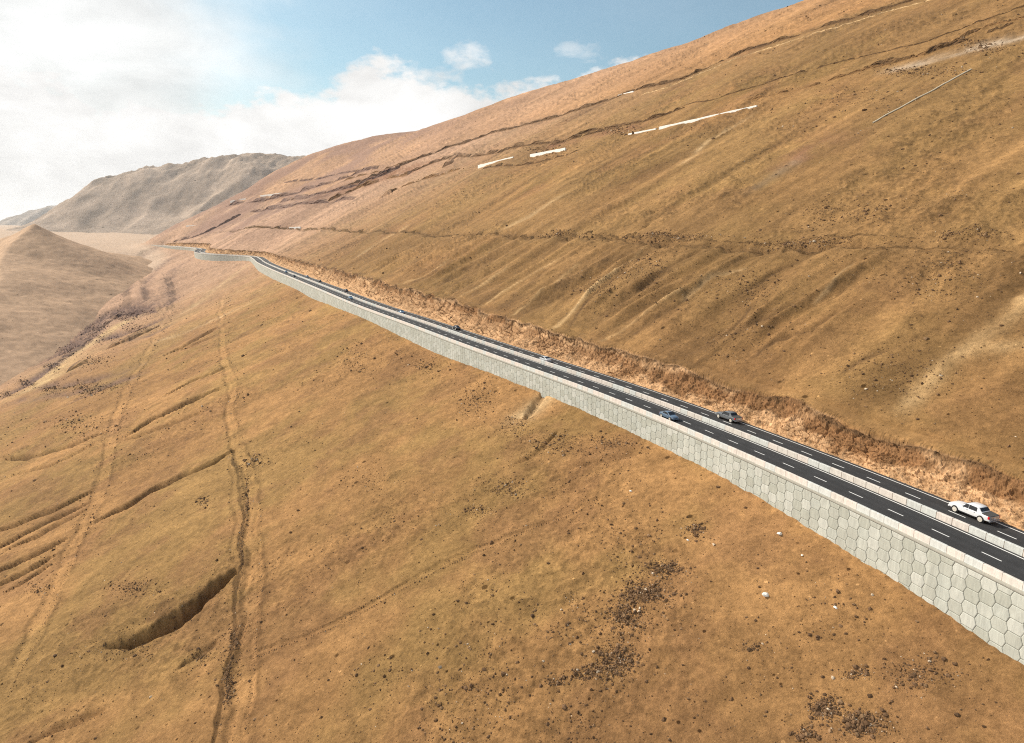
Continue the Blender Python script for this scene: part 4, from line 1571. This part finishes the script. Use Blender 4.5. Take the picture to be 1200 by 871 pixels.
P_, _m = trace([(1022, 149), (1064, 125), (1100, 104), (1138, 82)], 6)
zp = ground_detail(P_[:, 0], P_[:, 1])[0] + .25
cu = []
bm = bmesh.new()
prev = None
for i in range(len(P_)):
    ring = []
    t_ = Vector(P_[min(i + 1, len(P_) - 1)] - P_[max(i - 1, 0)]).normalized()
    sd = t_.cross(Vector((0, 0, 1))).normalized()
    upv = sd.cross(t_)
    for k in range(8):
        a = k * math.pi / 4
        ring.append(bm.verts.new(Vector((P_[i, 0], P_[i, 1], zp[i])) + (sd * math.cos(a) + upv * math.sin(a)) * .22))
    if prev:
        for k in range(8):
            bm.faces.new((prev[k], prev[(k + 1) % 8], ring[(k + 1) % 8], ring[k]))
    prev = ring
me = bpy.data.meshes.new('pipe')
bm.to_mesh(me)
bm.free()
me.materials.append(M['pipe'])
tag(link(bpy.data.objects.new('pipe', me)), 'thin straight pale line like a pipe running down the high slope', 'pipe')

# ---------------------------------------------------------------- vehicles (local x forward, y left, z up)


def loft(stations, name, mat, parent, smooth=True, caps=True):
    """stations: lists of (x, y, z) rings with equal counts."""
    bm = bmesh.new()
    rings = [[bm.verts.new(v) for v in st] for st in stations]
    k = len(rings[0])
    for a, b in zip(rings[:-1], rings[1:]):
        for j in range(k):
            bm.faces.new((a[j], a[(j + 1) % k], b[(j + 1) % k], b[j]))
    if caps:
        bm.faces.new(rings[0][::-1])
        bm.faces.new(rings[-1])
    bmesh.ops.recalc_face_normals(bm, faces=bm.faces)
    me = bpy.data.meshes.new(name)
    bm.to_mesh(me)
    bm.free()
    for p_ in me.polygons:
        p_.use_smooth = smooth
    if smooth:
        me.set_sharp_from_angle(angle=R(38))
    me.materials.append(mat)
    return link(bpy.data.objects.new(name, me), parent)


def quad_pane(name, quad, mat, parent, th=.012):
    """A thin pane on four corner points, thickened along its normal."""
    a, b, c_, d_ = (Vector(v) for v in quad)
    nrm = (b - a).cross(d_ - a).normalized() * th
    bm = bmesh.new()
    lo_ = [bm.verts.new(v - nrm) for v in (a, b, c_, d_)]
    hi_ = [bm.verts.new(v + nrm) for v in (a, b, c_, d_)]
    bm.faces.new(lo_[::-1])
    bm.faces.new(hi_)
    for j in range(4):
        bm.faces.new((lo_[j], lo_[(j + 1) % 4], hi_[(j + 1) % 4], hi_[j]))
    me = bpy.data.meshes.new(name)
    bm.to_mesh(me)
    bm.free()
    me.materials.append(mat)
    return link(bpy.data.objects.new(name, me), parent)


def box_part(name, x0, x1, y0, y1, z0, z1, mat, parent, bev=.02):
    bm = bmesh.new()
    bmesh.ops.create_cube(bm, size=1)
    for v in bm.verts:
        v.co = Vector(((x0 + x1) / 2 + v.co.x * (x1 - x0), (y0 + y1) / 2 + v.co.y * (y1 - y0), (z0 + z1) / 2 + v.co.z * (z1 - z0)))
    if bev:
        bmesh.ops.bevel(bm, geom=bm.edges[:], offset=bev, segments=2, affect='EDGES')
    me = bpy.data.meshes.new(name)
    bm.to_mesh(me)
    bm.free()
    me.materials.append(mat)
    return link(bpy.data.objects.new(name, me), parent)


def disc_part(name, x, y, z, prof_, mat, parent, seg=24, flip=1):
    """A wheel-like solid turned about the y axis: prof_ = (radius, y offset) pairs."""
    bm = bmesh.new()
    rings = []
    for r_, dy in prof_:
        rings.append([bm.verts.new((r_ * math.cos(t * 2 * math.pi / seg), dy * flip, r_ * math.sin(t * 2 * math.pi / seg))) for t in range(seg)])
    for a, b in zip(rings[:-1], rings[1:]):
        for j in range(seg):
            bm.faces.new((a[j], a[(j + 1) % seg], b[(j + 1) % seg], b[j]))
    bm.faces.new(rings[0])
    bm.faces.new(rings[-1])
    bmesh.ops.recalc_face_normals(bm, faces=bm.faces)
    me = bpy.data.meshes.new(name)
    bm.to_mesh(me)
    bm.free()
    for p_ in me.polygons:
        p_.use_smooth = True
    me.set_sharp_from_angle(angle=R(35))
    me.materials.append(mat)
    o = link(bpy.data.objects.new(name, me), parent)
    o.location = (x, y, z)
    return o


def body_ring(x, hw, z0, z1, tuck=.10, top_in=.06, crown=.03):
    """Rounded section of a car body."""
    zm = z0 + (z1 - z0) * .55
    half = [(hw * .80, z0), (hw - tuck * .3, z0 + .10), (hw, zm), (hw - top_in * .4, z1 - .07), (hw - top_in - .05, z1), (hw * .45, z1 + crown)]
    return [(x, y, z) for y, z in half] + [(x, -y, z) for y, z in half[::-1]]


def wheels(root, xs, r, hw, wtyre=.24):
    for x in xs:
        for sgn in (1, -1):
            disc_part('wheel_arch', x, sgn * (hw - .075), r + .015, [(r * 1.20, -.05), (r * 1.20, .062), (r * 1.08, .082)], M['trim'], root, 24, sgn)
            t = disc_part('wheel', x, sgn * (hw - .10), r, [(r * .80, -wtyre * .5), (r * .97, -wtyre * .5), (r, -wtyre * .3), (r, wtyre * .38), (r * .95, wtyre * .52), (r * .74, wtyre * .50)], M['tyre'], root, 24, sgn)
            disc_part('rim', 0, 0, 0, [(r * .70, wtyre * .30), (r * .78, wtyre * .54), (r * .70, wtyre * .57), (r * .60, wtyre * .55), (r * .22, wtyre * .60), (r * .12, wtyre * .63)], M['rim'], t, 24, sgn)


def make_pickup(root, paint):
    L_, hw = 5.7, .98
    st = [body_ring(x, w, z0, z1, crown=c_) for x, w, z0, z1, c_ in [(-2.85, .86, .55, .98, .0), (-2.80, .93, .46, 1.08, .0), (-2.55, .97, .42, 1.12, .0), (-1.2, .985, .40, 1.13, .0), (-.5, .985, .38, 1.12, .02),
                                                                   (.9, .985, .38, 1.12, .02), (1.25, .98, .38, 1.13, .04), (2.1, .965, .40, 1.10, .05), (2.55, .93, .42, 1.03, .05), (2.78, .85, .46, .94, .03), (2.86, .74, .54, .84, .0)]]
    loft(st, 'body', paint, root)
    # crew cab: sills lean in towards the roof, raked screens, sail panels running to the bed
    def cab(x, yb, yt, zb_, zt): return [(x, yb, zb_), (x, yb * .5 + yt * .5, (zb_ + zt) / 2), (x, yt, zt - .06), (x, yt - .10, zt), (x, -yt + .10, zt), (x, -yt, zt - .06), (x, -(yb * .5 + yt * .5), (zb_ + zt) / 2), (x, -yb, zb_)]
    rings = []
    for x, yb, yt, zt in [(1.22, .88, .85, 1.17), (.75, .90, .80, 1.50), (.40, .905, .76, 1.72), (.10, .91, .75, 1.80), (-.55, .91, .75, 1.82), (-1.08, .91, .75, 1.79), (-1.26, .905, .76, 1.70), (-1.56, .89, .80, 1.38), (-1.86, .88, .84, 1.16)]:
        rings.append(cab(x, yb, yt, 1.08, zt))
    loft(rings, 'cabin', paint, root)
    for s in (1, -1):
        quad_pane('side_window', [(.88, s * .895, 1.18), (.08, s * .912, 1.18), (.06, s * .80, 1.70), (.38, s * .80, 1.69)], M['glass'], root, .018)
        quad_pane('side_window', [(-.02, s * .912, 1.18), (-1.08, s * .912, 1.20), (-1.03, s * .80, 1.69), (-.03, s * .80, 1.71)], M['glass'], root, .018)
        box_part('mirror', .72, .86, s * .96 - .09, s * .96 + .09, 1.16, 1.32, paint, root, .03)
        box_part('tail_light', -2.86, -2.62, s * .90 - .075, s * .90 + .075, .78, 1.10, M['red'], root, .02)
        box_part('headlight', 2.52, 2.80, s * .76 - .13, s * .76 + .13, .76, .95, M['lamp'], root, .03)
        box_part('side_sill', -1.05, 1.25, s * .93 - .05, s * .93 + .05, .34, .44, M['trim'], root, .02)
        for x in (.12, -.88):
            box_part('door_handle', x - .09, x + .09, s * .985 - .02, s * .985 + .02, .98, 1.02, M['trim'], root, .008)
    quad_pane('windshield', [(1.10, .78, 1.24), (1.10, -.78, 1.24), (.46, -.70, 1.71), (.46, .70, 1.71)], M['glass'], root, .02)
    quad_pane('rear_window', [(-1.30, .66, 1.70), (-1.30, -.66, 1.70), (-1.64, -.74, 1.36), (-1.64, .74, 1.36)], M['glass'], root, .02)
    quad_pane('bed_cover', [(-1.72, .85, 1.235), (-1.72, -.85, 1.235), (-2.80, -.84, 1.13), (-2.80, .84, 1.13)], M['tonneau'], root, .035)
    box_part('tailgate', -2.885, -2.83, -.78, .78, .66, 1.10, M['chrome'], root, .015)
    box_part('rear_bumper', -2.99, -2.72, -.90, .90, .44, .64, M['chrome'], root, .04)
    box_part('licence_plate', -2.905, -2.88, -.16, .16, .74, .86, M['lamp'], root, .005)
    box_part('front_bumper', 2.66, 2.93, -.84, .84, .40, .60, paint, root, .05)
    box_part('grille', 2.78, 2.885, -.52, .52, .66, .86, M['trim'], root, .02)
    wheels(root, (1.78, -1.72), .41, hw, .27)


def make_sedan(root, paint):
    hw = .88
    st = [body_ring(x, w, z0, z1, crown=c_) for x, w, z0, z1, c_ in [(-2.20, .70, .40, .78, .0), (-2.14, .80, .30, .90, .02), (-1.8, .86, .26, .97, .04), (-1.0, .88, .24, .96, .04), (.6, .88, .24, .92, .04),
                                                                   (1.2, .87, .25, .90, .06), (1.75, .83, .27, .82, .06), (2.1, .74, .30, .72, .04), (2.22, .58, .38, .62, .0)]]
    loft(st, 'body', paint, root)
    def cab(x, yb, yt, zb_, zt): return [(x, yb, zb_), (x, yb * .45 + yt * .55, (zb_ + zt) / 2), (x, yt, zt - .05), (x, yt - .10, zt), (x, -yt + .10, zt), (x, -yt, zt - .05), (x, -(yb * .45 + yt * .55), (zb_ + zt) / 2), (x, -yb, zb_)]
    loft([cab(x, yb, yt, .90, zt) for x, yb, yt, zt in [(1.18, .78, .76, .97), (.62, .79, .66, 1.28), (.25, .80, .62, 1.42), (-.25, .80, .61, 1.46), (-.75, .80, .62, 1.42), (-1.2, .79, .66, 1.24), (-1.68, .76, .72, 1.00)]], 'cabin', paint, root)
    for s in (1, -1):
        quad_pane('side_window', [(.72, s * .79, 1.00), (-.12, s * .80, 1.01), (-.14, s * .665, 1.36), (.30, s * .67, 1.33)], M['glass'], root, .018)
        quad_pane('side_window', [(-.20, s * .80, 1.01), (-1.05, s * .79, 1.04), (-.80, s * .675, 1.34), (-.22, s * .665, 1.36)], M['glass'], root, .018)
        box_part('mirror', .58, .70, s * .88 - .07, s * .88 + .07, .98, 1.10, paint, root, .02)
        box_part('tail_light', -2.19, -2.02, s * .66 - .13, s * .66 + .13, .70, .86, M['red'], root, .02)
        box_part('headlight', 1.96, 2.16, s * .58 - .14, s * .58 + .14, .56, .69, M['lamp'], root, .03)
    quad_pane('windshield', [(1.08, .68, 1.04), (1.08, -.68, 1.04), (.36, -.58, 1.40), (.36, .58, 1.40)], M['glass'], root, .02)
    quad_pane('rear_window', [(-.86, .58, 1.40), (-.86, -.58, 1.40), (-1.52, -.66, 1.09), (-1.52, .66, 1.09)], M['glass'], root, .02)
    box_part('front_bumper', 2.02, 2.28, -.66, .66, .28, .46, paint, root, .05)
    box_part('rear_bumper', -2.28, -2.05, -.74, .74, .30, .50, paint, root, .05)
    box_part('grille', 2.13, 2.235, -.34, .34, .48, .60, M['trim'], root, .02)
    wheels(root, (1.36, -1.34), .33, hw, .21)


def copy_thing(root, label, group, paint_from, paint_to, loc, rz):
    r_ = root.copy()
    link(r_)
    r_['label'] = label
    r_['group'] = group
    r_.location = loc
    r_.rotation_euler = (0, 0, rz)
    cache = {}
    for ch in root.children:
        c_ = ch.copy()
        link(c_, r_)
        if ch.data and ch.data.materials[0] == paint_from:
            if ch.data.name not in cache:
                me_ = ch.data.copy()
                me_.materials[0] = paint_to
                cache[ch.data.name] = me_
            c_.data = cache[ch.data.name]
        for g in ch.children:
            d_ = g.copy()
            link(d_, c_)
    return r_


GRP = 'vehicles driving on the two carriageways'
PAINT = {'white': car_paint('white paint', (.80, .81, .83)), 'grey': car_paint('grey paint', (.15, .16, .17)), 'blue': car_paint('steel blue paint', (.13, .19, .27)),
         'silver': car_paint('silver paint', (.62, .64, .66)), 'black': car_paint('black paint', (.02, .022, .028)), 'pale_blue': car_paint('pale blue paint', (.13, .26, .40))}


def place(p, n, away=True):
    x, y = road_pt(p, n)
    return (float(x), float(y), 0.006), heading(p) + (0 if away else math.pi)


def first(name, label, p, n, away, maker, paint):
    loc, rz = place(p, n, away)
    t = thing(name, label, 'pickup truck' if 'pickup' in name else 'car', loc, rz, GRP)
    maker(t, paint)
    return t


pick = first('pickup_truck', 'white crew cab pickup with black bed cover nearest on the far carriageway', 54.2, 12.7, True, make_pickup, PAINT['white'])
sed = first('car', 'steel blue sedan behind the parapet on the near carriageway', 107.6, 2.9, False, make_sedan, PAINT['blue'])
loc, rz = place(102.2, 12.9)
copy_thing(pick, 'dark grey pickup driving away behind the white pickup on the far carriageway', GRP, PAINT['white'], PAINT['grey'], loc, rz)
for nm, p, n, away, lab in [('silver', 169, 10.0, True, 'silver white car hugging the median barrier in the middle of the far carriageway'),
                            ('black', 237, 12.4, True, 'nearest black car on the far carriageway beyond the silver car'),
                            ('pale_blue', 291, 9.9, True, 'pale blue car beside the median on the far carriageway past the black car'),
                            ('pale_blue', 361, 5.3, False, 'pale blue car on the near carriageway halfway to the bend'),
                            ('black', 404, 12.4, True, 'dark car on the far carriageway just past the pale blue near carriageway car'),
                            ('black', 482, 12.2, True, 'tiny dark car on the far carriageway between the two before the bend'),
                            ('pale_blue', 530, 12.3, True, 'tiny bluish car on the far carriageway close to the bend'),
                            ('black', 540, 4.6, False, 'tiny black car on the near carriageway close to the bend'),
                            ('pale_blue', 590, 6.2, False, 'tiny pale blue car farthest along the near carriageway')]:
    loc, rz = place(p, n, away)
    copy_thing(sed, lab, GRP, PAINT['blue'], PAINT[nm], loc, rz)

# ---------------------------------------------------------------- haze: the air over the whole place
def haze(density):
    m = bpy.data.materials.new('haze')
    m.use_nodes = True
    N, L = m.node_tree.nodes, m.node_tree.links
    N.clear()
    o = N.new('ShaderNodeOutputMaterial')
    v = N.new('ShaderNodeVolumePrincipled')
    v.inputs['Color'].default_value = (.90, .93, .96, 1)
    v.inputs['Density'].default_value = density
    v.inputs['Anisotropy'].default_value = 0.35
    L.new(v.outputs[0], o.inputs['Volume'])
    bm = bmesh.new()
    bmesh.ops.create_cube(bm, size=1)
    me = bpy.data.meshes.new('haze')
    bm.to_mesh(me)
    bm.free()
    me.materials.append(m)
    ob = struct(link(bpy.data.objects.new('haze', me)), 'stuff')
    lo_, hi_ = 1e9, -1e9
    for q_ in C.objects:
        if q_.type == 'MESH' and q_ is not ob and q_.name in ('ground', 'distant_hill', 'far_ridge', 'dune'):
            co = np.empty(len(q_.data.vertices) * 3, np.float32)
            q_.data.vertices.foreach_get('co', co)
            lo_, hi_ = min(lo_, co[2::3].min()), max(hi_, co[2::3].max())
    z0, z1 = lo_ - 1.0, hi_ + 4.0
    ob.location = (0, 4000, (z0 + z1) / 2)
    ob.scale = (26000, 18000, z1 - z0)


haze(3.2e-5)
